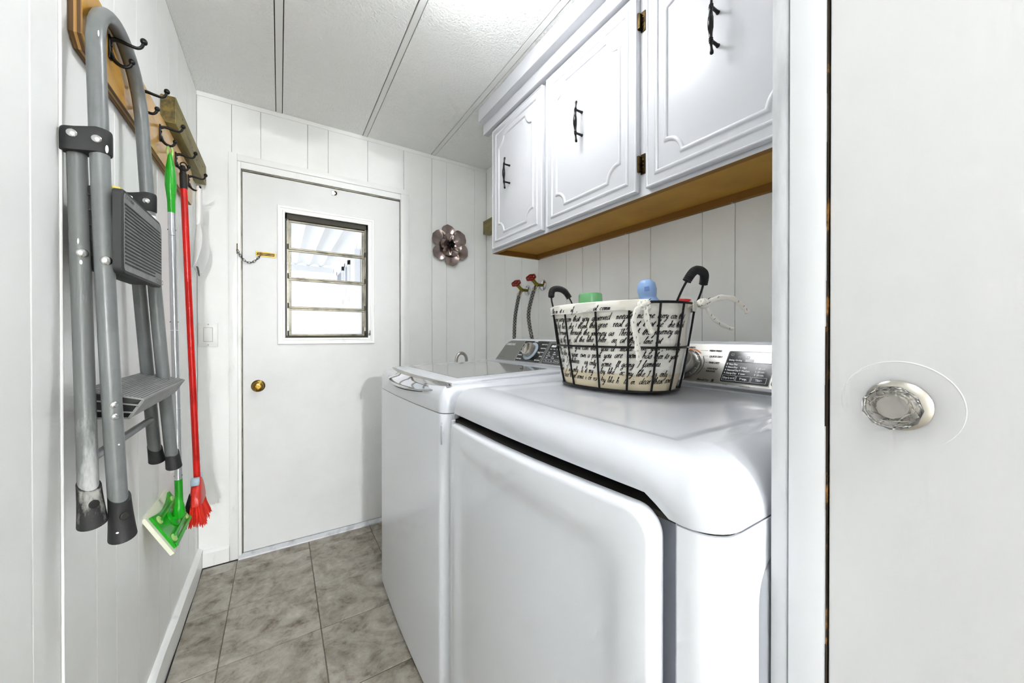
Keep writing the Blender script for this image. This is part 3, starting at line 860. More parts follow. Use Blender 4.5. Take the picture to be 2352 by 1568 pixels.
# black pivot clamps joining front and rear frames
def clamp(yF, yR, zc):
    mb = MB()
    x0, x1 = RX(zc + 0.0), FX(zc)
    r = 0.0168
    prof = []
    for k in range(13):
        a = -PI / 2 + PI * k / 12
        prof.append((x1 + r * math.cos(a), yF + r * math.sin(a)))
    for k in range(13):
        a = PI / 2 + PI * k / 12
        prof.append((x0 + r * 0.98 * math.cos(a), yR + r * math.sin(a)))
    rings = []
    for dz, s in ((-0.020, 0.97), (-0.018, 1.0), (0.012, 1.0), (0.018, 0.985), (0.020, 0.95)):
        cx, cy = (x0 + x1) / 2, (yF + yR) / 2
        rings.append([(cx + (p[0] - cx) * s, cy + (p[1] - cy) * s, zc + dz - 0.006 * (1 if p[0] < cx else 0) + (0.004 if dz > 0 and p[0] >= cx else 0)) for p in prof])
    mb.loft(rings)
    c = mb.build('pivot_clamp', 'rubber', ld, ang=40)
    for xx, yy in ((x1 - 0.001, yF), (x0 + 0.001, yR)):
        MB().lathe([(0.0068, -0.002), (0.0066, 0.0012), (0.0048, 0.0026), (0.0, 0.0030)], (xx + 0.002, yy - r * 0.97, zc + 0.002), (0.15, -1, 0), 18).build('rivet', 'rivet', c)
    return c
clamp(yn(1.452), rn(1.44) - 0.010, 1.448)
fc = clamp(yf(1.425), rf(1.42) - 0.012, 1.425)
# single rivets half way down the near legs
for cx, cy, zz in ((FX(1.234), yn(1.234), 1.232), (RX(1.243), rn(1.243), 1.243)):
    MB().lathe([(0.0078, -0.003), (0.0076, 0.0005), (0.0055, 0.0022), (0.0, 0.003)], (cx + 0.006, cy - TR * 0.90, zz), (0.45, -0.9, 0), 18).build('rivet', 'rivet', ld)
for zz in (0.976, 0.955):
    MB().lathe([(0.0056, -0.003), (0.0054, 0.0006), (0.004, 0.002), (0.0, 0.0026)], (FX(zz) + 0.006, yn(zz) - TR * 0.90, zz), (0.45, -0.9, 0), 16).build('rivet', 'rivet', ld)
# white paint splashes on clamp and legs
for (px, py, pz, rx, rz) in ((FX(1.44) + 0.0125, yn(1.44) - 0.0118, 1.436, 0.0022, 0.0075), (RX(1.27) + 0.002, rn(1.27) - 0.0124, 1.262, 0.0016, 0.007), (FX(1.60) + 0.006, yn(1.6) - 0.0112, 1.70 - 0.05, 0.0012, 0.006), (RX(1.23) + 0.004, rn(1.23) - 0.0118, 1.226, 0.0022, 0.005), (FX(0.9) + 0.008, yn(0.9) - 0.0098, 0.905, 0.0014, 0.0018), (FX(0.775) + 0.002, yn(0.775) - 0.0160, 0.752, 0.0024, 0.0020)):
    MB().sphere((px, py, pz), rx, 0.0016, rz, 10, 6).build('paint_splash', 'whiteplastic', ld)
# paint label under the far clamp
MB().tube([(FX(z), yf(z), z) for z in (1.395, 1.375)], TR + 0.0006, 18).build('label_wrap', 'whiteplastic', ld)
# upper platform step, folded flat: ribbed plate facing the room
us = empty('upper_step', (0.08, 1.08, 1.21)); us.parent = ld; us.location = Vector((0.08, 1.08, 1.21)) - ORI[ld.name]
UX = 0.0865
uy0, uy1, uz0, uz1 = 0.936, 1.196, 1.212, 1.366
def rrect(y0, y1, z0, z1, rr, n=6):
    out = []
    for (cy, cz, a0), r in zip([(y1, z1, 0), (y0, z1, PI / 2), (y0, z0, PI), (y1, z0, 3 * PI / 2)], rr):
        sy = -1 if cy == y1 else 1; sz = -1 if cz == z1 else 1
        for k in range(n + 1):
            a = a0 + PI / 2 * k / n
            out.append((cy + sy * r + r * math.cos(a), cz + sz * r + r * math.sin(a)))
    return out
o1 = rrect(uy0, uy1, uz0, uz1, (0.022, 0.012, 0.012, 0.012))
m = MB()
m.loft([[(UX - 0.013, a, b) for a, b in o1], [(UX - 0.002, a, b) for a, b in o1],
        [(UX, 1.066 + (a - 1.066) * 0.985, 1.29 + (b - 1.29) * 0.98) for a, b in o1]])
m.build('plate', 'treaddark', us, ang=40)
m = MB()
o2 = rrect(uy0 + 0.006, uy1 - 0.006, uz0 + 0.006, uz1 - 0.006, (0.018, 0.009, 0.009, 0.009))
m.prism([(UX - 0.0006, a, b) for a, b in o2], (0.0010, 0, 0))
m.build('face', 'tread', us)
m = MB()
nr = 17
for i in range(nr):
    z = uz0 + 0.020 + (uz1 - uz0 - 0.046) * i / (nr - 1)
    ye = uy1 - 0.010 - (0.010 if i > 14 else 0)
    if i < 2: ye -= 0.050
    m.box(UX, UX + 0.0016, uy0 + 0.010, ye, z - 0.0012, z + 0.0012)
tag(m.build('ribs', 'treaddark', us), kind='stuff')
m = MB()
m.text('COSCO', 0.016, lambda u, v: (UX + 0.0008, 1.147 + u, 1.2195 + v), align='LEFT')
m.build('lettering', 'treaddark', us)
m = MB()
m.text('CAUTION', 0.010, lambda u, v: (UX + 0.0008, 0.948 + u, 1.351 + v), align='LEFT', space=1.1)
m.build('lettering', 'treaddark', us)
# dark ribbed underside box between the legs
m = MB()
m.box(UX - 0.056, UX - 0.012, uy0 + 0.026, uy1 - 0.010, uz0 + 0.004, uz1 + 0.004, 0.006, 2)
for k in range(5):
    z = uz0 + 0.03 + k * 0.027
    m.box(UX - 0.050, UX - 0.012, uy0 + 0.0225, uy0 + 0.030, z, z + 0.0022)
m.build('underside', 'rubber', us)
MB().box(UX - 0.034, UX - 0.010, uy0 + 0.030, uy0 + 0.070, uz1 + 0.003, uz1 + 0.010, 0.003, 2).build('latch', M['palegreen'] if False else mat('yellow_latch', (204, 186, 84), 0.5), us)
# lower fixed step: sloped ribbed tread with a ribbed open end
ls = empty('lower_step', (0.06, 1.13, 0.93)); ls.parent = ld; ls.location = Vector((0.06, 1.13, 0.93)) - ORI[ld.name]
bk = (0.028, 1.004); ftz = (0.104, 0.9765)
ya, yb = 0.950, 1.318
y1a, y1b = 0.976, 1.338
top = [(bk[0], ya, bk[1]), (bk[0], yb, bk[1]), (ftz[0], y1b, ftz[1]), (ftz[0], y1a, ftz[1])]
low = [(bk[0], ya, bk[1] - 0.052), (bk[0], yb, bk[1] - 0.052), (ftz[0] - 0.020, y1b - 0.006, ftz[1] - 0.036), (ftz[0] - 0.020, y1a + 0.002, ftz[1] - 0.036)]
m = MB()
m.loft([top, [tuple(Vector(p) - Vector((0, 0, 0.003))) for p in top]])
m.build('tread_plate', 'treadtop', ls)
m = MB()
m.loft([[tuple(Vector(p) - Vector((0, 0, 0.003))) for p in top][2:] + [low[3], low[2]], [tuple(Vector(p) - Vector((0.004, 0, 0.003))) for p in top][2:] + [tuple(Vector(low[3]) - Vector((0.004, 0, 0))), tuple(Vector(low[2]) - Vector((0.004, 0, 0)))]])
m.build('front_apron', 'treadtop', ls)
m = MB()
m.loft([[tuple(Vector(p) + Vector((-0.002 if p[0] > 0.05 else 0, 0.003 if p[1] < 1.1 else -0.003, -0.003))) for p in top], [tuple(Vector(p) + Vector((-0.003 if p[0] > 0.05 else 0, 0.003 if p[1] < 1.1 else -0.003, 0))) for p in low]])
m.build('core', 'rubber', ls)
m = MB()
for k in range(15):                    # ribs along the tread
    t = (k + 0.7) / 15.5
    a = Vector(top[0]).lerp(Vector(top[3]), t); b = Vector(top[1]).lerp(Vector(top[2]), t)
    d = (Vector(top[3]) - Vector(top[0])).normalized() * 0.0011
    n = Vector((0.26, 0, 0.96)) * 0.0011
    ay_ = Vector((0, 0.004, 0))
    m.loft([[a - d + ay_, a + d + ay_, a + d + n + ay_, a - d + n + ay_], [b - d - ay_, b + d - ay_, b + d + n - ay_, b - d + n - ay_]])
tag(m.build('ribs', 'tread', ls), kind='stuff')
m = MB()
for t in (0.34, 0.70, 0.98):
    p0 = Vector(top[0]).lerp(Vector(low[0]), t); p1 = Vector(top[3]).lerp(Vector(low[3]), t)
    p0.y -= 0.001; p1.y += 0.000
    m.tube([p0, p1], 0.0016, 6)
p0, p1 = Vector(top[3]), Vector(low[3])
m.tube([p0 - Vector((0, 0, 0.003)), p1], 0.0016, 6)
m.build('end_web', 'treadtop', ls)
MB().tube([(RX(0.885), rn(0.885), 0.882), (RX(0.885), 1.10, 0.882), (RX(0.885), rf(0.885), 0.882)], 0.0078, 12).build('cross_bar', 'ladder', ld)

# ------------------------------------------------------------------ green mop
mp_ = empty('mop', (0.055, 1.53, 0.46), 'green flat mop with silver pole hanging from the third hook', 'mop')
def mx_(z): return 0.0405 + 0.0165 * (1.68 - z)
MY = 1.518
MYo = MY + 0.006
sec = [(1.660, 0.0035, 0.006), (1.648, 0.006, 0.0075), (1.620, 0.0105, 0.013), (1.590, 0.0135, 0.0165), (1.560, 0.0140, 0.0170), (1.535, 0.0115, 0.0140), (1.515, 0.0098, 0.0110), (1.478, 0.0094, 0.0094)]
m = MB()
m.loft([[(mx_(z) + rx * math.cos(2 * PI * k / 16), MYo + ry * math.sin(2 * PI * k / 16), z) for k in range(16)] for z, rx, ry in sec])
gp = m.build('grip', 'green', mp_, ang=60)
m = MB()
m.tube(spline([(mx_(1.655) - 0.003, MYo - 0.002, 1.652), (mx_(1.66) - 0.0055, MYo - 0.004, 1.670), (mx_(1.68), MY, 1.6815), (mx_(1.66) + 0.0055, MYo + 0.003, 1.670), (mx_(1.655) + 0.003, MYo + 0.002, 1.652)], 6), 0.0028, 8)
m.build('hanging_loop', 'palegreen', mp_)
m = MB()
m.loft([[(mx_(z) + rx * 0.55 * math.cos(2 * PI * k / 12) + 0.004, MYo - ry * 0.72 + 0.012 * 0.3 + 0.006 * math.sin(2 * PI * k / 12), z) for k in range(12)] for z, rx, ry in sec[2:6]])
m.build('grip_inlay', 'green', mp_, ang=60)
for a, b in ((1.478, 1.408), (1.406, 1.115), (1.113, 0.870), (0.868, 0.640)):
    MB().tube([(mx_(a), MYo, a), (mx_(b), MYo, b)], 0.0093, 16).build('pole_section', 'pole', mp_, ang=60)
for z in (1.425, 1.14, 0.66):
    for s in (-1, 1):
        MB().sphere((mx_(z) + s * 0.0088, MYo - 0.002, z), 0.0018).build('snap_button', 'greyplastic', mp_)
m = MB()
m.loft([[(mx_(z) + r * math.cos(2 * PI * k / 16), MYo + r * math.sin(2 * PI * k / 16), z) for k in range(16)] for z, r in ((0.648, 0.0099), (0.60, 0.0100), (0.575, 0.0105), (0.560, 0.014), (0.545, 0.0155), (0.528, 0.012))])
m.build('socket', 'green', mp_, ang=60)
# head plate: leans against the wall, long side along it
HC = Vector((0.036, 1.535, 0.525)); e1 = Vector((0.062, 0, -0.118)).normalized(); e2 = Vector((0, 1, 0)); e3 = Vector((0.118, 0, 0.062)).normalized()
def head(s, h0, h1, wav=0.0, n=24):
    out = []
    pts2 = []
    for k in range(n):
        t = k / n * 4
        i = int(t); f = t - i
        c = [(-1, -1), (1, -1), (1, 1), (-1, 1)]
        a, b = c[i], c[(i + 1) % 4]
        u, v = a[0] + (b[0] - a[0]) * f, a[1] + (b[1] - a[1]) * f
        w = 1 - wav * math.sin(PI * f) if i in (1, 3) else 1
        pts2.append((u * w, v))
    return [[HC + e1 * (u * 0.064 * s) + e2 * (v * 0.114 * s) + e3 * h for u, v in pts2] for h in (h0, h1)]
MB().loft(head(1.03, -0.010, 0.0)).build('sponge_sheet', 'mopwhite', mp_)
MB().loft(head(0.90, 0.0, 0.007, 0.30)).build('head_plate', 'green', mp_)
for u, v in ((-0.6, -0.78), (0.66, -0.78), (-0.6, 0.78), (0.66, 0.78)):
    MB().lathe([(0.0125, 0), (0.0125, 0.004), (0.010, 0.0052), (0, 0.0045)], HC + e1 * (u * 0.055) + e2 * (v * 0.102) + e3 * 0.006, e3, 16).build('sheet_gripper', 'palegreen', mp_)
m = MB()
m.lathe([(0.030, 0.0), (0.030, 0.004), (0.024, 0.008), (0.014, 0.010), (0.0, 0.010)], HC + e3 * 0.006, e3, 20)
m.tube([HC + e3 * 0.012 + e2 * -0.022, HC + e3 * 0.014 + e2 * 0.022], 0.0075, 12)
m.tube([HC + e3 * 0.010, Vector((mx_(0.55), MYo, 0.552))], [0.0095, 0.0105], 12)
for s in (-1, 1):
    m.obox(HC + e1 * (s * 0.030) + e3 * 0.010, e1, e2, e3, 0.003, 0.080, 0.004, 0.001, 1)
m.build('swivel_joint', 'green', mp_)
m = MB().obox(HC + e1 * 0.052 + e3 * 0.009, e1, e2, e3, 0.006, 0.100, 0.003, 0.002, 1)
m.build('front_lip', 'green', mp_)

# ------------------------------------------------------------------ red broom
br = empty('broom', (0.07, 1.72, 0.40), 'red handled broom with red bristles hanging beside the mop', 'broom')
BY = 1.724
def bx_(z): return 0.0370 + 0.0322 * (1.70 - z)
m = MB().tube([(bx_(1.700), BY, 1.700), (bx_(1.69), BY, 1.692), (bx_(1.672), BY, 1.672)], [0.0062, 0.0088, 0.0088], 14)
cp = m.build('end_cap', 'rubber', br)
MB().tube([(bx_(1.672), BY, 1.672), (bx_(1.618), BY, 1.618)], 0.0106, 16).build('grip_sleeve', 'rubber', br)
MB().tube(arc((bx_(1.70) + 0.002, 1.703), 0.0085, -0.3, PI + 0.3, 10, lambda a, b: (a, BY, b)), 0.0022, 8).build('hanging_loop', 'rubber', br)
MB().tube([(bx_(z), BY, z) for z in (1.620, 1.2, 0.8, 0.575)], 0.0098, 18).build('handle', 'red', br, ang=60)
bc = Vector((bx_(0.55), BY, 0.0))
def blk(z, hx, hy):
    return [(bx_(z) + sx * hx, BY + sy * hy, z) for sx, sy in ((-1, -1), (1, -1), (1, 1), (-1, 1))]
m = MB()
def blk2(z, hx, hy):
    out = []
    for k in range(20):
        a = 2 * PI * k / 20
        c, s = math.cos(a), math.sin(a)
        out.append((bx_(z) + hx * math.copysign(abs(c) ** 0.5, c), BY + hy * math.copysign(abs(s) ** 0.5, s), z))
    return out
m.loft([blk2(0.580, 0.0125, 0.016), blk2(0.565, 0.0145, 0.034), blk2(0.535, 0.0165, 0.054), blk2(0.512, 0.0175, 0.060), blk2(0.500, 0.0170, 0.060)])
m.build('brush_block', 'redplastic', br, ang=40)
for sy in (-1, 1):
    MB().box(bx_(0.57) - 0.013, bx_(0.57) + 0.010, BY + sy * 0.030 - 0.010, BY + sy * 0.030 + 0.010, 0.566, 0.592, 0.002, 1).build('snap_tab', 'clearblue', br)
def bristles(nx, ny, mat_, hx, hy, length, spread, jit, dark):
    mb = MB()
    for i in range(nx):
        for j in range(ny):
            u, v = (i + 0.5) / nx * 2 - 1, (j + 0.5) / ny * 2 - 1
            for q in range(5):
                uu, vv = u + random.uniform(-jit, jit) / nx, v + random.uniform(-jit, jit) / ny
                a = Vector((bx_(0.50) + uu * hx, BY + vv * hy, 0.503))
                L = length * random.uniform(0.9, 1.04)
                b = a + Vector((uu * spread * 0.52 + 0.006 + random.uniform(-.004, .004), vv * spread + random.uniform(-.005, .005), -L))
                mid = a.lerp(b, 0.5) + Vector((uu * -0.002, 0, 0))
                mb.tube([a, mid, b], [0.0013, 0.0013, 0.0008], 4)
    return mb.build('bristles', mat_, br, ang=60)
tag(bristles(5, 12, 'bristle', 0.013, 0.055, 0.072, 0.024, 0.9, False), kind='stuff')
mb = MB()
for k in range(150):
    v = random.uniform(-1, 1)
    a = Vector((bx_(0.52) - 0.012 + random.uniform(-0.004, 0.004), BY + 0.012 + v * 0.064, random.uniform(0.51, 0.545)))
    b = a + Vector((random.uniform(-0.016, -0.004) , v * 0.028 + random.uniform(-.006, .014), random.uniform(-0.085, -0.055)))
    mb.tube([a, a.lerp(b, 0.5) + Vector((-0.003, v * 0.006, 0)), b], [0.0012, 0.0012, 0.0007], 4)
tag(mb.build('dark_bristles', 'blackbristle', br, ang=60), kind='stuff')

# ------------------------------------------------------------------ white dustpan on the last hook
dp = empty('dustpan', (0.045, 1.99, 1.35), 'white plastic dustpan hanging from the last hook beside door', 'dustpan')
m = MB()
rings = []
for z, hx, hy, cx, cy in ((1.704, 0.004, 0.010, 0.050, 1.940), (1.699, 0.009, 0.018, 0.050, 1.942), (1.66, 0.0105, 0.020, 0.049, 1.950), (1.60, 0.0105, 0.019, 0.048, 1.962), (1.57, 0.010, 0.020, 0.047, 1.968), (1.548, 0.008, 0.030, 0.045, 1.975)):
    rings.append([(cx + hx * math.copysign(abs(math.cos(a)) ** 0.6, math.cos(a)), cy + hy * math.copysign(abs(math.sin(a)) ** 0.6, math.sin(a)), z) for a in [2 * PI * k / 20 for k in range(20)]])
m.loft(rings)
m.build('handle', 'whiteplastic', dp, ang=60)
def pan_pt(u, v, inner):
    # u across (-1..1) along the wall, v down (0..1)
    hw = 0.040 + 0.055 * min(1, v * 2.2) ** 0.7
    yy = 1.985 + 0.02 * v + u * hw
    rim = abs(u) ** 5
    depth = 0.030 * math.sin(PI * min(1, 0.15 + v * 0.75)) * rim
    xx = 0.026 + 0.012 * (1 - v) + depth + (0.0022 if inner else 0.0)
    return Vector((xx, yy, 1.555 - 0.185 * v))
m = MB()
grids = []
for inner in (0, 1):
    rows = [[m.bm.verts.new(pan_pt(j / 14 * 2 - 1, i / 10, inner)) for j in range(15)] for i in range(11)]
    for i in range(10):
        for j in range(14):
            m.bm.faces.new((rows[i][j], rows[i][j + 1], rows[i + 1][j + 1], rows[i + 1][j]))
    grids.append(rows)
A_, B_ = grids
for i in range(10):
    for j in (0, 14):
        m.bm.faces.new((A_[i][j], A_[i + 1][j], B_[i + 1][j], B_[i][j]))
for j in range(14):
    for i in (0, 10):
        m.bm.faces.new((A_[i][j], A_[i][j + 1], B_[i][j + 1], B_[i][j]))
m.build('pan', 'whiteplastic', dp, ang=50)
m = MB()
m.prism([(0.034, 1.985, 1.385), (0.034, 2.015, 1.385), (0.036, 2.020, 1.370), (0.038, 2.012, 1.348)], (0.004, 0, 0))
m.build('rubber_lip', 'greyplastic', dp)

# ------------------------------------------------------------------ wall cabinet
CF, DF = 1.245, 1.228             # face frame and door front planes
cb = empty('wall_cabinet', (1.39, 0.92, 1.5145), 'white three-door wall cabinet with brown underside above the machines', 'cabinet')
cy0, cy1, cz0 = 0.200, 1.632, 1.5145
m = MB()
m.box(CF + 0.018, RW - 0.0005, cy0, cy0 + 0.015, cz0 + 0.001, CH - 0.001)
m.box(CF + 0.018, RW - 0.0005, cy1 - 0.012, cy1, cz0 + 0.001, CH - 0.001)
m.box(CF + 0.018, RW - 0.0005, cy0, cy1, CH - 0.02, CH - 0.001)
m.build('body', 'cab', cb)
m = MB()
m.box(CF + 0.017, RW - 0.001, cy0 + 0.014, cy1 - 0.011, cz0 + 0.024, cz0 + 0.031)
m.build('bottom_panel', 'cabunder', cb)
m = MB()
m.box(CF + 0.0005, RW - 0.001, cy1 - 0.0145, cy1 - 0.0004, cz0 - 0.001, cz0 + 0.026)
m.box(CF + 0.0005, CF + 0.0195, cy0 + 0.001, cy1 - 0.012, cz0 - 0.0012, cz0 + 0.026)
m.box(RW - 0.020, RW - 0.0008, cy0, cy1 - 0.012, cz0 + 0.001, cz0 + 0.026)
m.build('bottom_edge', 'cabedge', cb)
# face frame
doors_y = [(1.190, 1.604), (0.724, 1.164), (0.262, 0.692)]
dz0, dz1 = 1.526, 2.118
m = MB()
m.box(CF, CF + 0.019, cy0, cy1, cz0, 1.545)
m.box(CF, CF + 0.019, cy0, cy1, 2.10, CH - 0.001)
for a, b in ((1.590, cy1), (1.150, 1.204), (0.680, 0.736), (cy0, 0.275)):
    m.box(CF, CF + 0.019, a, b, 1.5445, 2.1005)
m.build('face_frame', 'cab', cb)
# frieze and crown
MB().box(1.214, CF + 0.001, cy0, 1.672, 2.126, 2.200, 0.0015, 1).build('frieze', 'cab', cb)
MB().box(1.180, CF + 0.001, cy0, 1.662, 2.176, CH - 0.0008, 0.0015, 1).build('crown_board', 'cab', cb)
def sweep_path(mb, pts2, xf, w, h, closed=True):
    """half-round bead following (y, z) points on plane x = xf, proud toward -x"""
    n = len(pts2)
    prof = [(-w, 0.0), (-w * 0.8, h * 0.62), (-w * 0.3, h), (w * 0.3, h), (w * 0.8, h * 0.62), (w, 0.0)]
    rings = []
    for i in range(n):
        p = Vector(pts2[i])
        a = Vector(pts2[i - 1]) if (closed or i > 0) else p
        b = Vector(pts2[(i + 1) % n]) if (closed or i < n - 1) else p
        d1 = (p - a); d2 = (b - p)
        d1 = d1.normalized() if d1.length > 1e-9 else d2.normalized()
        d2 = d2.normalized() if d2.length > 1e-9 else d1
        nn = Vector((-(d1 + d2).y, (d1 + d2).x))
        if nn.length < 1e-6:
            nn = Vector((-d1.y, d1.x))
        nn.normalize()
        k = 1 / max(0.5, nn.dot(Vector((-d1.y, d1.x))))
        rings.append([(xf - hh, p.x + nn.x * ww * k, p.y + nn.y * ww * k) for ww, hh in prof])
    if closed:
        rings.append(rings[0])
    mb.loft(rings, False, False, False)
def pull(parent, yc, z0, z1):
    xs = DF - 0.027
    zc = (z0 + z1) / 2; L = z1 - z0
    h = MB()
    prof = []
    zs_ = [(-0.5, 0.0018), (-0.49, 0.0040), (-0.46, 0.0046), (-0.43, 0.0034), (-0.38, 0.0028), (-0.33, 0.0034), (-0.31, 0.0052), (-0.295, 0.0042), (-0.28, 0.0055), (-0.265, 0.0042), (-0.25, 0.0052), (-0.235, 0.0040), (-0.18, 0.0044), (-0.10, 0.0058), (-0.095, 0.0064), (0.0, 0.0068)]
    full = zs_ + [(-t, r) for t, r in zs_[::-1][1:]]
    rings = []
    for t, r in full:
        bow = 0.006 * math.cos(PI * t)
        rings.append([(xs - bow + r * math.cos(2 * PI * k / 10), yc + r * math.sin(2 * PI * k / 10), zc + t * L) for k in range(10)])
    h.loft(rings)
    for t in (-0.28, 0.28):
        h.tube([(xs - 0.002, yc, zc + t * L), (DF - 0.006, yc, zc + t * L), (DF, yc, zc + t * L)], [0.0036, 0.0040, 0.0052], 10)
    return tag(h.build('handle', 'blackmetal', parent, ang=50), 'black turned bar handle')
def hinge(parent, y, z, side, wide):
    mb = MB()
    if wide:
        mb.box(CF - 0.003, CF + 0.0005, y - 0.013, y + 0.003, z - 0.030, z + 0.030, 0.0008, 1)
        mb.tube([(DF + 0.006, y + 0.004, z - 0.024), (DF + 0.006, y + 0.004, z + 0.024)], 0.0046, 10)
        mb.box(DF + 0.002, CF - 0.001, y - 0.002, y + 0.005, z - 0.022, z + 0.022)
        for dz in (-0.012, 0.0, 0.012):
            mb.sphere((CF - 0.0036, y - 0.006, z + dz), 0.0016, 0.0036, 0.0036)
    else:
        mb.box(CF - 0.002, CF + 0.0005, y, y + 0.010, z - 0.022, z + 0.022, 0.0006, 1)
    mb.build('hinge', 'darkbrass', parent)
for di, (a, b) in enumerate(doors_y):
    d = MB().box(DF, CF - 0.0006, a, b, dz0, dz1, 0.0026, 2).build('door', 'cab', cb)
    lip = MB()
    sweep_path(lip, [(a + 0.0045, dz0 + 0.0045), (b - 0.0045, dz0 + 0.0045), (b - 0.0045, dz1 - 0.0045), (a + 0.0045, dz1 - 0.0045)], DF + 0.0004, 0.0036, 0.0028)
    lip.build('edge_bead', 'cab', d, ang=60)
    ins = 0.036
    mo = MB()
    sweep_path(mo, [(a + ins, dz0 + ins), (b - ins, dz0 + ins), (b - ins, dz1 - ins), (a + ins, dz1 - ins)], DF + 0.0003, 0.0062, 0.0048)
    mo.build('outer_moulding', 'cab', d, ang=60)
    i2 = 0.066; r = 0.048
    A0, B0, Z0, Z1 = a + i2, b - i2, dz0 + i2, dz1 - i2
    path = []
    def corner(cy, cz, a0):
        n = 8
        for k in range(n + 1):
            t = a0 - PI / 2 * k / n
            path.append((cy + r * math.cos(t), cz + r * math.sin(t)))
    e = 0.010
    # walk round: bottom edge, then each corner a concave quarter circle with small ears
    for (cy, cz, a0, e1_, e2_) in ((B0, Z0, PI, (-1, 0), (0, 1)), (B0, Z1, -PI / 2, (0, -1), (-1, 0)), (A0, Z1, 0.0, (1, 0), (0, -1)), (A0, Z0, PI / 2, (0, 1), (1, 0))):
        path.append((cy + e1_[0] * (r + e), cz + e1_[1] * (r + e)))
        corner(cy, cz, a0)
        path.append((cy + e2_[0] * (r + e), cz + e2_[1] * (r + e)))
    inn = MB()
    sweep_path(inn, path, DF + 0.0003, 0.0062, 0.0050)
    inn.build('scalloped_moulding', 'cab', d, ang=60)
    # slightly raised band outside the scallop
    hy = (1.438, 0.958, 0.484)[di]
    pull(d, hy, 1.772, 1.916)
    if di == 0:
        for z in (1.640, 2.03): hinge(d, b + 0.004, z, 1, False)
    if di == 1:
        for z in (1.610, 2.035): hinge(d, a - 0.006, z, -1, True)
for yy in (1.49, 1.02, 0.60, 0.40):
    MB().lathe([(0.0034, 0), (0.003, 0.001), (0, 0.0016)], (RW - 0.010, yy, cz0 + 0.0008), (0, 0, -1), 12).build('screw', 'rivet', cb)

# ------------------------------------------------------------------ water valves and hoses on the right wall
def wheel(mb, c, ax, R):
    ax = Vector(ax).normalized(); u = ax.cross(Vector((0, 0, 1))).normalized(); w = ax.cross(u)
    c = Vector(c)
    n = 48
    outer = []
    for k in range(n):
        a = 2 * PI * k / n
        outer.append(c + (u * math.cos(a) + w * math.sin(a)) * R * (1 + 0.07 * math.cos(6 * a)))
    mb.tube(outer, 0.0050, 8, loop=True)
    for k in range(6):
        a = PI / 3 * k
        mb.tube([c, c + (u * math.cos(a) + w * math.sin(a)) * R * 0.97], 0.0034, 6)
    mb.lathe([(0.007, -0.004), (0.007, 0.004), (0.004, 0.005), (0, 0.005)], c, ax, 12)
def valve(name, y, z, hosepts, label):
    r = empty(name, (RW, y, z), label, 'water valve', 'washer supply valves')
    MB().lathe([(0.0305, 0.0), (0.0300, 0.003), (0.024, 0.008), (0.014, 0.010), (0.0, 0.010)], (RW - 0.0002, y, z), (-1, 0, 0), 28).build('escutcheon', 'chrome', r)
    m = MB()
    bx0 = RW - 0.042
    m.tube([(RW - 0.006, y, z), (bx0, y, z)], [0.0085, 0.0085], 14)
    m.sphere((bx0, y, z), 0.0135, 0.0125, 0.0125)
    m.tube([(bx0, y, z), (bx0 - 0.022, y + 0.004, z + 0.024)], [0.0105, 0.0088], 12)
    m.lathe([(0.0105, 0), (0.0105, 0.010), (0.007, 0.012)], Vector((bx0 - 0.018, y + 0.003, z + 0.019)), (-0.68, 0.1, 0.73), 6)
    m.build('valve_body', 'valvebrass', r)
    m = MB()
    wheel(m, (bx0 - 0.034, y + 0.006, z + 0.037), (-0.62, -0.35, 0.70), 0.0235)
    m.build('hand_wheel', 'redvalve', r)
    hs = Vector(hosepts[0])
    m = MB()
    m.tube([(bx0, y, z), (bx0 - 0.010, y + 0.002, z - 0.016), hs], [0.0095, 0.0105, 0.0105], 12)
    m.lathe([(0.0135, 0.0), (0.0135, 0.014), (0.010, 0.017)], hs + Vector((0.003, 0, 0.014)), (-0.3, 0, -1), 8)
    m.build('coupling', 'chrome', r)
    path = spline(hosepts, 14)
    h = MB().tube(path, 0.0088, 12).build('hose', 'hosedark', r, ang=60)
    m = MB()
    # braid: two counter-wound wires proud of the hose
    for sgn in (-1, 1):
        for ph in range(4):
            pts = []
            tot = 0.0
            for i in range(len(path)):
                d = (path[min(i + 1, len(path) - 1)] - path[max(i - 1, 0)]).normalized()
                if i: tot += (path[i] - path[i - 1]).length
                u = d.cross(Vector((0, 1, 0))).normalized(); w = d.cross(u)
                a = sgn * tot * 90 + ph * PI / 2
                pts.append(path[i] + (u * math.cos(a) + w * math.sin(a)) * 0.0090)
            m.tube(pts, 0.0020, 5)
    tag(m.build('braid', 'hose', h, ang=60), kind='stuff')
    return r
valve('water_valve', 1.7376, 1.3563, [(1.480, 1.740, 1.322), (1.474, 1.746, 1.285), (1.464, 1.756, 1.20), (1.460, 1.758, 1.10), (1.460, 1.758, 0.98), (1.460, 1.758, 0.80)], 'red-wheeled water valve with braided hose, nearer the back wall')
valve('water_valve', 1.5925, 1.3700, [(1.480, 1.595, 1.337), (1.474, 1.606, 1.30), (1.462, 1.618, 1.22), (1.462, 1.610, 1.15), (1.466, 1.585, 1.06), (1.470, 1.560, 0.97), (1.470, 1.55, 0.80)], 'red-wheeled water valve with braided hose, directly under the cabinet corner')
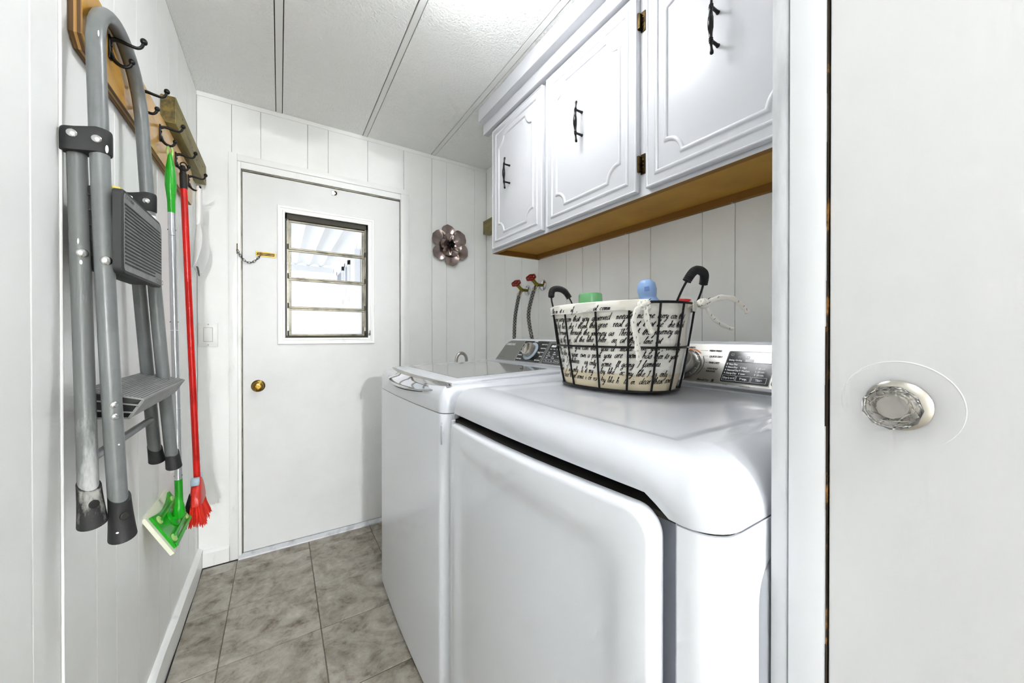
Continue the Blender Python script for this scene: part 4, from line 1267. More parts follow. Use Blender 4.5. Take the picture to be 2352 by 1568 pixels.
# drain hose bend behind the washer
dh = empty('drain_hose', (1.17, 1.86, 0.0), 'grey drain hose bend rising behind the washing machine', 'hose')
pts = [(1.141, 1.85, 0.02), (1.141, 1.85, 0.5), (1.141, 1.85, 0.962)] + [(1.1715 - 0.0305 * math.cos(a), 1.85, 0.962 + 0.037 * math.sin(a)) for a in [PI * k / 12 for k in range(1, 12)]] + [(1.202, 1.85, 0.962), (1.204, 1.86, 0.7), (1.206, 1.90, 0.30)]
MB().tube(pts, 0.0088, 12).build('hose', 'steel', dh, ang=60)
MB().box(1.13, 1.22, 1.83, 1.88, 0.001, 0.03, 0.004, 2).build('floor_clip', 'greyplastic', dh)

# ------------------------------------------------------------------ washer and dryer
def machine_outline(x0f, x1, y0, y1, rc, inset, n=8, m=22):
    """rounded rectangle in plan; x0f(y) bowed front; walks front (y0->y1), far side, back, near side"""
    out = []
    y0i, y1i, x1i = y0 + inset, y1 - inset, x1 - inset * 0.3
    r = max(rc - inset, 0.004)
    # front near corner -> front -> far corner
    for k in range(n + 1):
        a = PI / 2 * k / n
        out.append((x0f(y0i + r) + inset + r - r * math.sin(a), y0i + r - r * math.cos(a)))
    for k in range(1, m):
        yy = y0i + r + (y1i - y0i - 2 * r) * k / m
        out.append((x0f(yy) + inset, yy))
    for k in range(n + 1):
        a = PI / 2 * k / n
        out.append((x0f(y1i - r) + inset + r - r * math.cos(a), y1i - r + r * math.sin(a)))
    out.append((x1i, y1i)); out.append((x1i, y0i))
    return out

def console(root, y0, y1, xb, xt, zb, zt, xback, rc, gm, far_round=True, near_round=True):
    """slanted console housing + face; returns mapping fn (u from far end toward near, v up) and slant length"""
    def outline(ins):
        pts = []
        a0, a1, b0, b1 = y0 + ins, y1 - ins, zb + ins * 0.9, zt - ins
        r = rc - ins * 0.5
        pts.append((a0, b0)); pts.append((a1 - 0.0, b0))
        tilt = 0.030
        for k in range(9):
            a = PI / 2 * k / 8
            pts.append((a1 - tilt - r + r * math.cos(a) + tilt * (1 - k / 8) * 0.5 * (1 if k < 4 else 0.2), b1 - r + r * math.sin(a)))
        for k in range(9):
            a = PI / 2 + PI / 2 * k / 8
            pts.append((a0 + tilt + r + r * math.cos(a) - tilt * (k / 8) * 0.5, b1 - r + r * math.sin(a)))
        return pts
    slope = (xt - xb) / (zt - zb)
    def X(z): return xb + (z - zb) * slope
    m = MB()
    o = outline(0.0); o1 = outline(0.004)
    m.loft([[(X(b) + 0.0, a, b) for a, b in o1], [(X(b) + 0.004, a, b) for a, b in o], [(xback, a, b) for a, b in o]])
    h = m.build('console', 'enamel', root, ang=40)
    m = MB()
    o2 = outline(0.0075)
    m.loft([[(X(b) - 0.0010, a, b) for a, b in o2], [(X(b) + 0.002, a, b) for a, b in o2]])
    f = m.build('console_face', gm, h, ang=40)
    L = math.hypot(xt - xb, zt - zb)
    sx, sz = (xt - xb) / L, (zt - zb) / L
    def fn(u, v, off=0.0014):
        return (xb + sx * v - sz * off, y1 - u, zb + sz * v + sx * off)
    return h, f, fn, L
def facebox(fn, u0, u1, v0, v1, o0, o1, skew=0.0, r=0.004):
    """raised rounded plate on a console face; skew shifts the top toward +u"""
    mb = MB()
    def outl(ins):
        pts = []
        for (cu, cv, a0) in ((u1, v1, 0), (u0, v1, PI / 2), (u0, v0, PI), (u1, v0, 1.5 * PI)):
            su = -1 if cu == u1 else 1; sv = -1 if cv == v1 else 1
            for k in range(5):
                a = a0 + PI / 2 * k / 4
                uu = cu + su * (r + ins) + r * math.cos(a); vv = cv + sv * (r + ins) + r * math.sin(a)
                pts.append((uu + skew * (vv - v0), vv))
        return pts
    mb.loft([[fn(u, v, o0) for u, v in outl(0)], [fn(u, v, o1) for u, v in outl(0.0003)]])
    return mb
def outline_print(mb, fn, u0, u1, v0, v1, off, skew, w=0.0006):
    def q(a, b, c, d):
        P = [(a, c), (b, c), (b, d), (a, d)]
        mb.quad(*[fn(u + skew * (v - v0), v, off) for u, v in P])
    q(u0, u1, v0, v0 + w); q(u0, u1, v1 - w, v1); q(u0, u0 + w, v0, v1); q(u1 - w, u1, v0, v1)

# ---- washer
WY0, WY1 = 0.957, 1.692
wa = empty('washing_machine', (1.07, 1.325, 0.0), 'white top-load washing machine with smoked glass lid by the back wall', 'washing machine')
wc = (WY0 + WY1) / 2; wh = (WY1 - WY0) / 2
def wfront(y): return 0.706 - 0.010 * (1 - ((y - wc) / wh) ** 2)
def wfrontT(y): return 0.700 - 0.030 * (1 - ((y - wc) / wh) ** 2)
def wseam(y): return 0.879 - 0.013 * (y - WY0) / (WY1 - WY0)
m = MB()
o = machine_outline(wfront, 1.42, WY0, WY1, 0.030, 0.0)
m.loft([[(a, b, 0.022) for a, b in o], [(a, b, wseam(b) - 0.001) for a, b in o]])
m.build('cabinet_body', 'enamelbody', wa, ang=30)
m = MB()
o = machine_outline(wfront, 1.42, WY0, WY1, 0.030, 0.003)
m.loft([[(a, b, wseam(b) - 0.002) for a, b in o], [(a, b, wseam(b) + 0.003) for a, b in o]])
m.build('seam', 'gap', wa)
for xx in (0.76, 1.36):
    for yy in (WY0 + 0.06, WY1 - 0.06):
        MB().lathe([(0.022, 0.0), (0.022, 0.012), (0.012, 0.016), (0.012, 0.026)], (xx, yy, 0.001), (0, 0, 1), 14).build('foot', 'rubber', wa)
m = MB()
rings = []
WH = 0.072
for th in [0, 8, 18, 30, 42, 54, 66, 78, 90]:
    a = math.radians(th)
    ins = 0.046 * (1 - math.cos(a)); 
    f = lambda y, k=math.sin(a): wfront(y) * (1 - k) + wfrontT(y) * k
    o = machine_outline(f, 1.42, WY0, WY1, 0.034, ins if th else 0.0)
    rings.append([(p, q, wseam(q) + 0.001 + (0.951 + 0.012 * min(1, max(0, (p - 0.72) / 0.5)) - wseam(q)) * math.sin(a) ** 0.9) for p, q in o])
m.loft(rings, True, True, True)
m.build('top_cover', 'enamel', wa, ang=30)
# lid
def lz(x): return 0.9545 + 0.0125 * (x - 0.74) / 0.45
def lid_outline(ins, x0=0.742, x1=1.222, y0=1.018, y1=1.632, r=0.03):
    fx = lambda y: x0 - 0.018 * (1 - ((y - wc) / wh) ** 2)
    return machine_outline(fx, x1, y0, y1, r, ins)
m = MB()
rings = []
for ins, dz in ((0.0, -0.006), (0.0, 0.000), (0.003, 0.004), (0.010, 0.006)):
    rings.append([(a, b, lz(a) + dz) for a, b in lid_outline(ins)])
m.loft(rings)
lid = m.build('lid', 'enamel', wa, ang=30)
m = MB()
gl_ = [(0.800, 1.072), (0.800, 1.574), (1.166, 1.574), (1.166, 1.078)]
m.loft([[(a, b, lz(a) + 0.0062) for a, b in gl_], [(a, b, lz(a) + 0.0074) for a, b in gl_]])
m.build('glass_window', 'lidglass', lid)
m = MB()
m.loft([[(1.178, WY0 + 0.05, 0.9605), (1.178, WY1 - 0.06, 0.9605), (1.240, WY1 - 0.06, 0.963), (1.240, WY0 + 0.05, 0.963)], [(1.186, WY0 + 0.06, 0.9715), (1.186, WY1 - 0.07, 0.9715), (1.240, WY1 - 0.07, 0.9755), (1.240, WY0 + 0.06, 0.9755)]])
m.build('hinge_fairing', 'enamel', wa)
# chrome handle: crescent along the lid front
m = MB()
mr = MB()
rings = []
rims = []
nn = 48
ya_, yb_ = 0.985, 1.610
for k in range(nn + 1):
    t = k / nn
    yy = ya_ + (yb_ - ya_) * t
    s = math.sin(PI * min(max(t, 0.012), 0.988))
    xi = 0.746 - 0.018 * s
    xo = 0.728 - 0.062 * s ** 0.85
    xm = xi * 0.58 + xo * 0.42
    zt = lz(xi) + 0.0052
    zo = 0.9385 - 0.015 * s ** 0.8
    zm = zt - 0.0022 * s
    rims.append([(xi, yy, zt - 0.010), (xi, yy, zt), (xm, yy, zm + 0.0012), (xm, yy, zm - 0.006)])
    q = []
    for j in range(7):
        b = j / 6
        q.append((xm + (xo - xm) * b, yy, zm + (zo + 0.003 - zm) * (b ** 0.75) - 0.0035 * math.sin(PI * b) * s))
    rings.append(q + [(xo - 0.0006, yy, zo), (xo + 0.003, yy, zo - 0.003), (xo + 0.016, yy, zo - 0.003), (xm + 0.004, yy, zm - 0.012 * s - 0.003)])
mr.loft(rims)
mr.build('handle_rim', 'steel', lid, ang=40)
m.loft(rings)
m.build('lid_handle', 'chrome', lid, ang=50)
m = MB()
rings = []
for k in range(nn + 1):
    t = k / nn
    yy = ya_ + 0.03 + (yb_ - ya_ - 0.06) * t
    s = math.sin(PI * t)
    xo = 0.7235 - 0.052 * s ** 0.8
    zo = 0.9345 - 0.013 * s ** 0.7
    rings.append([(xo + 0.001, yy, zo + 0.001), (xo + 0.003, yy, zo - 0.005 * s - 0.001), (xo + 0.030, yy, zo - 0.004), (xo + 0.030, yy, zo + 0.003)])
m.loft(rings)
m.build('finger_recess', 'gap', lid)
h, f, fn, L = console(wa, WY0 + 0.03, 1.640, 1.262, 1.338, 0.970, 1.079, 1.425, 0.030, 'consolegrey')
m = MB()
m.text('SAMSUNG', 0.0175, lambda u, v: fn(0.032 + u, 0.094 + v), align='LEFT', thin=0.0004)
m.build('logo', 'print_w', f)
m = MB()
m.text('Vibration  VRT', 0.0075, lambda u, v: fn(0.030 + u, 0.022 + v), align='LEFT')
m.build('small_print', 'print_k', f)
bp_ = facebox(fn, 0.184, 0.377, 0.007, 0.123, 0.0005, 0.0024, 0.0, 0.006).build('dial_panel', 'blackpanel', f)
m = MB(); outline_print(m, fn, 0.1842, 0.3768, 0.0072, 0.1228, 0.0027, 0.0, 0.0012); m.build('panel_border', 'print_w', bp_, smooth=False)
m = MB()
cyc_l = ['DELICATES', 'ACTIVEWEAR', 'WATERPROOF', 'BEDDING', 'DEEP STEAM']
cyc_r = ['HEAVY DUTY', 'PERM PRESS', 'QUICK WASH', 'RINSE', 'SELF CLEAN']
for k in range(5):
    v = 0.101 - k * 0.0205
    m.text(cyc_l[k], 0.0070, lambda u, w, v=v: fn(0.190 + u, v + w, 0.0027), align='LEFT', thin=0.00025)
    m.text(cyc_r[k], 0.0070, lambda u, w, v=v: fn(0.372 + u, v + w, 0.0027), align='RIGHT', thin=0.00025)
m.text('NORMAL', 0.0070, lambda u, w: fn(0.278 + u, 0.1155 + w, 0.0027), thin=0.00025)
m.build('lettering', 'print_w', bp_)
def dial(fn, u, v, R, parent, ringm, knobm, h=0.030):
    c = Vector(fn(u, v, 0.002)); ax = (Vector(fn(u, v, 1.0)) - Vector(fn(u, v, 0.0))).normalized()
    r0 = MB().lathe([(R, 0), (R, 0.004), (R * 0.94, 0.006), (R * 0.78, 0.007), (0, 0.007)], c, ax, 40).build('dial_ring', ringm, parent)
    k = MB().lathe([(R * 0.74, 0.004), (R * 0.72, h * 0.8), (R * 0.66, h), (R * 0.52, h), (R * 0.50, h * 0.9), (0, h * 0.88)], c, ax, 40).build('dial_knob', knobm, r0)
    up = (Vector(fn(u, v + 0.1, 0)) - Vector(fn(u, v, 0))).normalized(); rt = ax.cross(up)
    d = (up * 0.8 + rt * 0.5).normalized(); e = ax.cross(d)
    MB().obox(c + ax * (h * 0.95), d, e, ax, R * 0.60, R * 0.14, h * 0.16, 0.002, 2).build('dial_grip', knobm, k)
    return r0, c, ax, up, rt
dial(fn, 0.275, 0.064, 0.046, bp_, 'bluering', 'steel')
cp_ = facebox(fn, 0.393, 0.560, 0.012, 0.110, 0.0005, 0.0022, 0.0, 0.004).build('control_panel', 'greypanel', f)
facebox(fn, 0.400, 0.552, 0.076, 0.107, 0.0022, 0.0030, 0.0, 0.003).build('display', 'blackpanel', cp_)
m = MB()
m.text('88:88', 0.0135, lambda u, v: fn(0.405 + u, 0.092 + v, 0.0034), align='LEFT', shear=0.2, thin=0.0009)
for k, s in enumerate(('Wash', 'Rinse', 'Spin')):
    m.text(s, 0.0060, lambda u, v, k=k: fn(0.405 + 0.022 * k + u, 0.0795 + v, 0.0034), align='LEFT', thin=0.0002)
cols = [('Hot', 'Warm', 'Eco Warm', 'Cold'), ('High', 'Medium', 'Low', 'No Spin'), ('Heavy', 'Normal', 'Light', ''), ('', '', 'Pre Soak', '')]
for c_, col in enumerate(cols):
    for k, s in enumerate(col):
        if s:
            m.text(s, 0.0062, lambda u, v, k=k, c_=c_: fn(0.403 + 0.036 * c_ + u, 0.064 - 0.0090 * k + v, 0.0026), align='LEFT', thin=0.0002)
for c_, s in enumerate(('Temp.', 'Spin', 'Soil Level')):
    u0 = 0.400 + 0.036 * c_
    outline_print(m, fn, u0, u0 + 0.032, 0.0165, 0.0315, 0.0026, 0.0, 0.0009)
    m.text(s, 0.0060, lambda u, v, u0=u0: fn(u0 + 0.016 + u, 0.022 + v, 0.0026), thin=0.0002)
m.text('Pre Soak', 0.0062, lambda u, v: fn(0.510 + u, 0.022 + v, 0.0026), align='LEFT', thin=0.0002)
m.build('lettering', 'print_w', cp_, smooth=False)
m = MB().box(0.7035, 0.706, 0.9585, 0.9625, 0.795, 0.848)   # torn sticker remnant on the corner
m.box(0.7038, 0.706, 0.9585, 0.9615, 0.850, 0.856)
m.build('sticker_remnant', 'recess', wa)

# ---- dryer
DY0, DY1 = 0.200, 0.948
dr = empty('clothes_dryer', (1.05, 0.575, 0.0), 'white front-load clothes dryer with large square door in the doorway', 'dryer')
dc = (DY0 + DY1) / 2; dh_ = (DY1 - DY0) / 2
def dfront(y): return 0.706 + 0.020 * (y - DY0) / 0.748 - 0.010 * (1 - ((y - dc) / dh_) ** 2)
def dfrontT(y): return 0.690 + 0.026 * (y - DY0) / 0.748 - 0.020 * (1 - ((y - dc) / dh_) ** 2)
def dseam(y): return 0.886 - 0.022 * (y - DY0) / (DY1 - DY0)
m = MB()
o = machine_outline(lambda y: dfront(y) + 0.026, 1.42, DY0, DY1, 0.020, 0.0)
m.loft([[(a, b, 0.022) for a, b in o], [(a, b, dseam(b) - 0.001) for a, b in o]])
m.build('cabinet_body', 'recess', dr, ang=30)
# outer steel wrap: side skins and rounded front corner columns
def column(y0, y1, rc, near):
    mb = MB()
    pts = []
    if near:
        xf = dfront(y0 + 0.03)
        for k in range(9):
            a = PI / 2 * k / 8
            pts.append((xf + rc - rc * math.sin(a), y0 + rc - rc * math.cos(a)))
        pts += [(xf, y1 - 0.004), (xf + 0.004, y1), (xf + 0.03, y1), (xf + 0.03, y0 + 0.02)]
    else:
        xf = dfront(y1 - 0.01)
        pts = [(xf + 0.03, y0), (xf + 0.004, y0), (xf, y0 + 0.004)]
        for k in range(9):
            a = PI / 2 * k / 8
            pts.append((xf + rc - rc * math.cos(a), y1 - rc + rc * math.sin(a)))
    mb.loft([[(a, b, 0.022) for a, b in pts], [(a, b, dseam(b) - 0.0012) for a, b in pts]])
    mb.build('corner_column', 'enamelbody', dr, ang=30)
column(DY0, 0.2525, 0.034, True)
column(DY1 - 0.016, DY1, 0.010, False)
m = MB()
m.box(0.7385, 1.42, DY0 - 0.0008, DY0 + 0.004, 0.022, dseam(DY0) - 0.0012, 0.0006, 1)
sp = m.build('side_skin', 'enamelbody', dr)
MB().box(0.745, 1.42, DY1 - 0.004, DY1 + 0.0008, 0.022, dseam(DY1) - 0.0012).build('side_skin', 'enamelbody', dr)
# pressed recess on the near side: its shade put into the grey of a thin plate
def srect(x0, x1, z0, z1, r, n=10):
    out = []
    for (cx, cz, a0) in ((x1, z1, 0), (x0, z1, PI / 2), (x0, z0, PI), (x1, z0, 1.5 * PI)):
        sx = -1 if cx == x1 else 1; sz = -1 if cz == z1 else 1
        for k in range(n + 1):
            a = a0 + PI / 2 * k / n
            out.append((cx + sx * r + r * math.cos(a), cz + sz * r + r * math.sin(a)))
    return out
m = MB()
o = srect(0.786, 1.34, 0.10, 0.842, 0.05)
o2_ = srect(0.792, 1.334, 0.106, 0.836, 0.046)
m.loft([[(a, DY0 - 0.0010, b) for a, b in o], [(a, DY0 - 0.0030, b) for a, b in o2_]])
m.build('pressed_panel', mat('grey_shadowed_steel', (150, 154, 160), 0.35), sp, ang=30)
m = MB()
o = machine_outline(lambda y: dfront(y) + 0.003, 1.42, DY0, DY1, 0.032, 0.003)
m.loft([[(a, b, dseam(b) - 0.003) for a, b in o], [(a, b, dseam(b) + 0.004) for a, b in o]])
m.build('seam', 'gap', dr)
m = MB()
rings = []
def step_(y, x):                       # raised arch over the door, lower lip at the corners
    if x > 0.80: return 0.0
    t = min(1.0, max(0.0, (y - 0.2525) / 0.042)); t2 = min(1.0, max(0.0, (DY1 - 0.012 - y) / 0.03))
    s = lambda q: q * q * (3 - 2 * q)
    return 0.022 * min(s(t), s(t2))
for th in [-1, 0, 8, 18, 28, 38, 48, 58, 68, 79, 90]:
    a = math.radians(max(th, 0))
    ins = 0.072 * (1 - math.cos(a))
    f_ = lambda y, k=math.sin(a): dfront(y) * (1 - k) + dfrontT(y) * k
    o = machine_outline(f_, 1.42, DY0, DY1, 0.042, ins + (0.012 if th < 0 else 0), 8, 40)
    rr = []
    for p, q in o:
        base = dseam(q) + 0.001 + step_(q, p)
        rr.append((p, q, base + (0.957 - base) * math.sin(a) ** 0.95))
    rings.append(rr)
ring_top = rings[-1]
for ins, z in ((0.090, 0.9572), (0.100, 0.9560), (0.110, 0.9535), (0.122, 0.9525)):
    o = machine_outline(dfrontT, 1.42, DY0, DY1, 0.05, ins, 8, 40)
    rings.append([(min(p, 1.30), q, z) for p, q in o])
m.loft(rings, True, False, True)
m.build('top_cover', 'enamel', dr, ang=30)
for xx in (0.78, 1.36):
    for yy in (DY0 + 0.06, DY1 - 0.06):
        MB().lathe([(0.022, 0.0), (0.022, 0.012), (0.012, 0.016), (0.012, 0.026)], (xx, yy, 0.001), (0, 0, 1), 14).build('foot', 'rubber', dr)
# door: bowed panel with a sunken centre
def door_face(y): return 0.684 + 0.030 * (y - 0.268) / 0.655 - 0.016 * math.sin(PI * (y - 0.268) / 0.655)
yd0, yd1, zd0 = 0.268, 0.930, 0.13
def zd1(y): return 0.893 - 0.030 * (y - yd0) / (yd1 - yd0)
def dpt(s, t, off):
    """s 0..1 along y, t 0..1 up"""
    y = yd0 + (yd1 - yd0) * s
    z = zd0 + (zd1(y) - zd0) * t
    return (door_face(y) + off, y, z)
def door_ring(ins, off, r, n=8, m=14):
    w, h = yd1 - yd0, 0.745
    out = []
    x0, x1, z0, z1 = ins, w - ins, ins, h - ins
    def add(a, b): out.append(dpt(a / w, b / h, off))
    segs = [((x1, z1), 0), ((x0, z1), PI / 2), ((x0, z0), PI), ((x1, z0), 1.5 * PI)]
    cen = []
    for (cx, cz), a0 in segs:
        sx = -1 if cx == x1 else 1; sz = -1 if cz == z1 else 1
        cen.append((cx + sx * r, cz + sz * r, a0))
    for i, (cx, cz, a0) in enumerate(cen):
        for k in range(n + 1):
            a = a0 + PI / 2 * k / n
            add(cx + r * math.cos(a), cz + r * math.sin(a))
        nx, nz, na = cen[(i + 1) % 4]
        p = (cx + r * math.cos(a0 + PI / 2), cz + r * math.sin(a0 + PI / 2)); q = (nx + r * math.cos(na), nz + r * math.sin(na))
        for k in range(1, m):
            add(p[0] + (q[0] - p[0]) * k / m, p[1] + (q[1] - p[1]) * k / m)
    return out
m = MB()
rings = [door_ring(0.004, 0.030, 0.030), door_ring(0.0, 0.024, 0.032), door_ring(0.0, 0.006, 0.032), door_ring(0.003, 0.0015, 0.030), door_ring(0.008, 0.0, 0.027)]
for ins, off, r in ((0.040, 0.0, 0.030), (0.050, 0.0012, 0.040), (0.062, 0.0050, 0.055), (0.074, 0.0085, 0.055), (0.086, 0.0100, 0.055), (0.12, 0.0102, 0.05), (0.2, 0.0102, 0.05), (0.29, 0.0102, 0.03)):
    rings.append(door_ring(ins, off, r))
m.loft(rings)
m.build('door', 'enamelbody', dr, ang=50)
h, f, fn, L = console(dr, DY0 + 0.035, 0.905, 1.285, 1.362, 0.966, 1.081, 1.425, 0.030, 'consolesilver')
# dial
u_d = 0.281
r0, c, ax, up, rt = dial(fn, u_d, 0.058, 0.047, f, 'consolegrey', 'consolesilver', 0.028)
m = MB()
for k in range(9):
    a = math.radians(60 - 27 * k + 30)
    p = c + (rt * -math.cos(a) + up * math.sin(a)) * 0.0435 + ax * 0.0066
    d = (rt * -math.cos(a) + up * math.sin(a)); e = ax.cross(d)
    m.obox(p, d, e, ax, 0.0042, 0.0007, 0.0004)
m.build('dial_tick', 'print_w', r0)
def arc_print(mb, r1, r2, a0, a1, off, n=24):
    for k in range(n):
        A, Bq = a0 + (a1 - a0) * k / n, a0 + (a1 - a0) * (k + 1) / n
        P = [(r1, A), (r2, A), (r2, Bq), (r1, Bq)]
        mb.quad(*[fn(u_d + r * math.cos(t), 0.058 + r * math.sin(t), off) for r, t in P])
m = MB(); arc_print(m, 0.0505, 0.0545, math.radians(48), math.radians(128), 0.0016); m.build('orange_arc', 'orange', f, smooth=False)
m = MB()
arc_print(m, 0.0535, 0.0550, math.radians(-32), math.radians(34), 0.0016)
for s, v, uu in (('PERM PRESS', 0.1045, 0.057), ('QUICK DRY', 0.0860, 0.062), ('TIME DRY', 0.0665, 0.066)):
    m.text(s, 0.0072, lambda u, w, v=v, uu=uu: fn(u_d + uu + u, v + w, 0.0016), align='LEFT', thin=0.0003, shear=0.1, space=0.9)
m.text('WRINKLE', 0.0072, lambda u, w: fn(u_d + 0.067 + u, 0.0478 + w, 0.0016), align='LEFT', thin=0.0003, shear=0.1, space=0.9)
m.text('RELEASE', 0.0072, lambda u, w: fn(u_d + 0.067 + u, 0.0398 + w, 0.0016), align='LEFT', thin=0.0003, shear=0.1, space=0.9)
m.text('NORMAL', 0.0070, lambda u, w: fn(u_d - 0.001 + u, 0.1140 + w, 0.0016), thin=0.0003, shear=0.1)
m.text('Manual Dry', 0.0076, lambda u, w: fn(u_d + 0.051 + u, 0.0120 + w, 0.0016), align='LEFT', thin=0.0002, space=0.9)
for (a, b, v) in ((0.030, 0.053, 0.1065), (0.046, 0.058, 0.0885), (0.058, 0.064, 0.069), (0.052, 0.063, 0.048)):
    m.quad(fn(u_d + a, v, 0.0015), fn(u_d + b, v, 0.0015), fn(u_d + b, v + 0.0006, 0.0015), fn(u_d + a, v + 0.0006, 0.0015))
m.quad(*[fn(u_d + a, v, 0.0016) for a, v in ((0.0900, 0.0110), (0.0965, 0.0110), (0.0965, 0.0190), (0.0900, 0.0190))])
m.build('lettering', 'print_k', f, smooth=False)
pu0 = 0.3925
cpn = facebox(fn, pu0, pu0 + 0.1125, 0.0145, 0.108, 0.0005, 0.0026, 0.0, 0.005).build('control_panel', 'greypanel', f)
facebox(fn, pu0 + 0.003, pu0 + 0.1085, 0.0740, 0.1050, 0.0026, 0.0034, 0.0, 0.002).build('display', 'blackpanel', cpn)
m = MB()
outline_print(m, fn, pu0 - 0.0008, pu0 + 0.1133, 0.0137, 0.1088, 0.0020, 0.0, 0.0008)
m.text('Drying  Cooling', 0.0056, lambda u, v: fn(pu0 + 0.007 + u, 0.0775 + v, 0.0038), align='LEFT', thin=0.0003, space=0.9)
m.quad(*[fn(pu0 + a, v, 0.0038) for a, v in ((0.047, 0.0765), (0.066, 0.0765), (0.066, 0.0835), (0.047, 0.0835))])
outline_print(m, fn, pu0 + 0.009, pu0 + 0.0155, 0.0930, 0.0990, 0.0038, 0.0)
outline_print(m, fn, pu0 + 0.028, pu0 + 0.0345, 0.0860, 0.0920, 0.0038, 0.0)
outline_print(m, fn, pu0 + 0.048, pu0 + 0.0545, 0.0860, 0.0920, 0.0038, 0.0)
col1 = ['Very Dry', 'More Dry', 'Normal Dry', 'Damp Dry']; col2 = [None, 'High', 'Medium', 'Low']; col3 = [None, '40 min', '30 min', '20 min']
for ci, (col, u0) in enumerate(((col1, 0.0095), (col2, 0.0450), (col3, 0.0815))):
    for k, s in enumerate(col):
        if not s: continue
        v = 0.0650 - k * 0.0088
        uu = pu0 + u0
        m.quad(*[fn(uu + a, v + b, 0.0030) for a, b in ((-0.0048, 0.0003), (-0.0026, 0.0003), (-0.0026, 0.0047), (-0.0048, 0.0047))])
        m.text(s, 0.0066, lambda u, w, uu=uu, v=v: fn(uu + u, v + w, 0.0030), align='LEFT', thin=0.0003, space=0.88)
for s, u0, w_ in (('Dry Level', 0.0035, 0.0325), ('Temp.', 0.0378, 0.0335), ('Time', 0.0730, 0.0335)):
    outline_print(m, fn, pu0 + u0, pu0 + u0 + w_, 0.0185, 0.0345, 0.0030, 0.0, 0.0009)
    m.text(s, 0.0074, lambda u, w, u0=u0, w_=w_: fn(pu0 + u0 + w_ / 2 + u, 0.0240 + w, 0.0030), thin=0.0004, space=0.92)
m.build('lettering', 'print_w', cpn, smooth=False)
m = MB()
m.text('3 sec.', 0.0056, lambda u, w: fn(pu0 + 0.010 + u, 0.0055 + w, 0.0016), align='LEFT')
m.text('Child Lock', 0.0056, lambda u, w: fn(pu0 + 0.050 + u, 0.0055 + w, 0.0016), align='LEFT')
m.build('small_print', 'print_k', f)
facebox(fn, pu0 + 0.1165, pu0 + 0.205, 0.0145, 0.108, 0.0005, 0.0026, 0.0, 0.006).build('start_panel', 'greypanel', f)

# ------------------------------------------------------------------ basket on the dryer
BX, BYc, BZ0, BZ1 = 1.122, 0.705, 0.9575, 1.176
BA, BB, BR, BS = 0.196, 0.134, 0.12, 0.80
def bpt(th, z, off=0.0, s=None):
    t = (z - BZ0) / (BZ1 - BZ0)
    sc = (BS + (1 - BS) * t ** 0.8) if s is None else s
    e = 2.35
    c, si = math.cos(th), math.sin(th)
    lx = (BA * sc + off) * math.copysign(abs(c) ** (2 / e), c)
    ly = (BB * sc + off) * math.copysign(abs(si) ** (2 / e), si)
    cr, sr = math.cos(BR), math.sin(BR)
    return Vector((BX - sr * lx + cr * ly, BYc + cr * lx + sr * ly, z))
bk_ = empty('laundry_basket', (BX, BYc, BZ0), 'oval black wire basket with script printed cloth liner on the dryer', 'basket')
NW = 14
m = MB()
for z, r in ((BZ0 + 0.0045, 0.0034), (1.070, 0.0028), (BZ1, 0.0032)):
    m.tube([bpt(2 * PI * k / 56, z, 0.004) for k in range(56)], r, 8, loop=True)
rim = m.build('rim_wire', 'wire', bk_, ang=60)
for k in range(NW):
    th = 2 * PI * (k + 0.25) / NW
    MB().tube([bpt(th, z, 0.004) for z in (BZ0 + 0.004, 1.01, 1.07, 1.12, BZ1)], 0.0026, 8).build('wire_stay', 'wire', bk_, ang=60)
m = MB()
for k in range(-3, 4):
    a = bpt(math.acos(k / 4.0), BZ0 + 0.003); b = bpt(-math.acos(k / 4.0), BZ0 + 0.003)
    m.tube([a, b], 0.0018, 6)
m.build('base_grid', 'wire', bk_)
# handles at the ends of the long axis
def handle(sgn):
    ax = Vector((-math.sin(BR), math.cos(BR), 0)) * sgn
    tr = Vector((math.cos(BR), math.sin(BR), 0))
    c0 = bpt(0 if sgn > 0 else PI, BZ1, 0.004)
    lean = ax * 0.022
    pts = [c0 - ax * 0.006 + tr * -0.050 + Vector((0, 0, -0.002)), c0 + lean * 0.45 + tr * -0.046 + Vector((0, 0, 0.035)), c0 + lean + tr * -0.030 + Vector((0, 0, 0.066)), c0 + lean * 1.05 + Vector((0, 0, 0.074)), c0 + lean + tr * 0.030 + Vector((0, 0, 0.066)), c0 + lean * 0.45 + tr * 0.046 + Vector((0, 0, 0.035)), c0 - ax * 0.006 + tr * 0.050 + Vector((0, 0, -0.002))]
    P = spline(pts, 10)
    hw = MB().tube(P, 0.0026, 8).build('handle_wire', 'wire', bk_, ang=60)
    i0, i1 = 13, 47
    core = P[i0:i1 + 1]
    n = len(core)
    fine = []
    rad = []
    N = 190
    for i in range(N + 1):
        t = i / N * (n - 1); k = min(int(t), n - 2); fr = t - k
        fine.append(core[k].lerp(core[k + 1], fr))
        rad.append((0.0092 + 0.0011 * math.sin(2 * PI * i / 6.0)) * (0.9 if i in (0, N) else 1))
    MB().tube(fine, rad, 12).build('coil_grip', 'rubber', hw, ang=75)
handle(1); handle(-1)
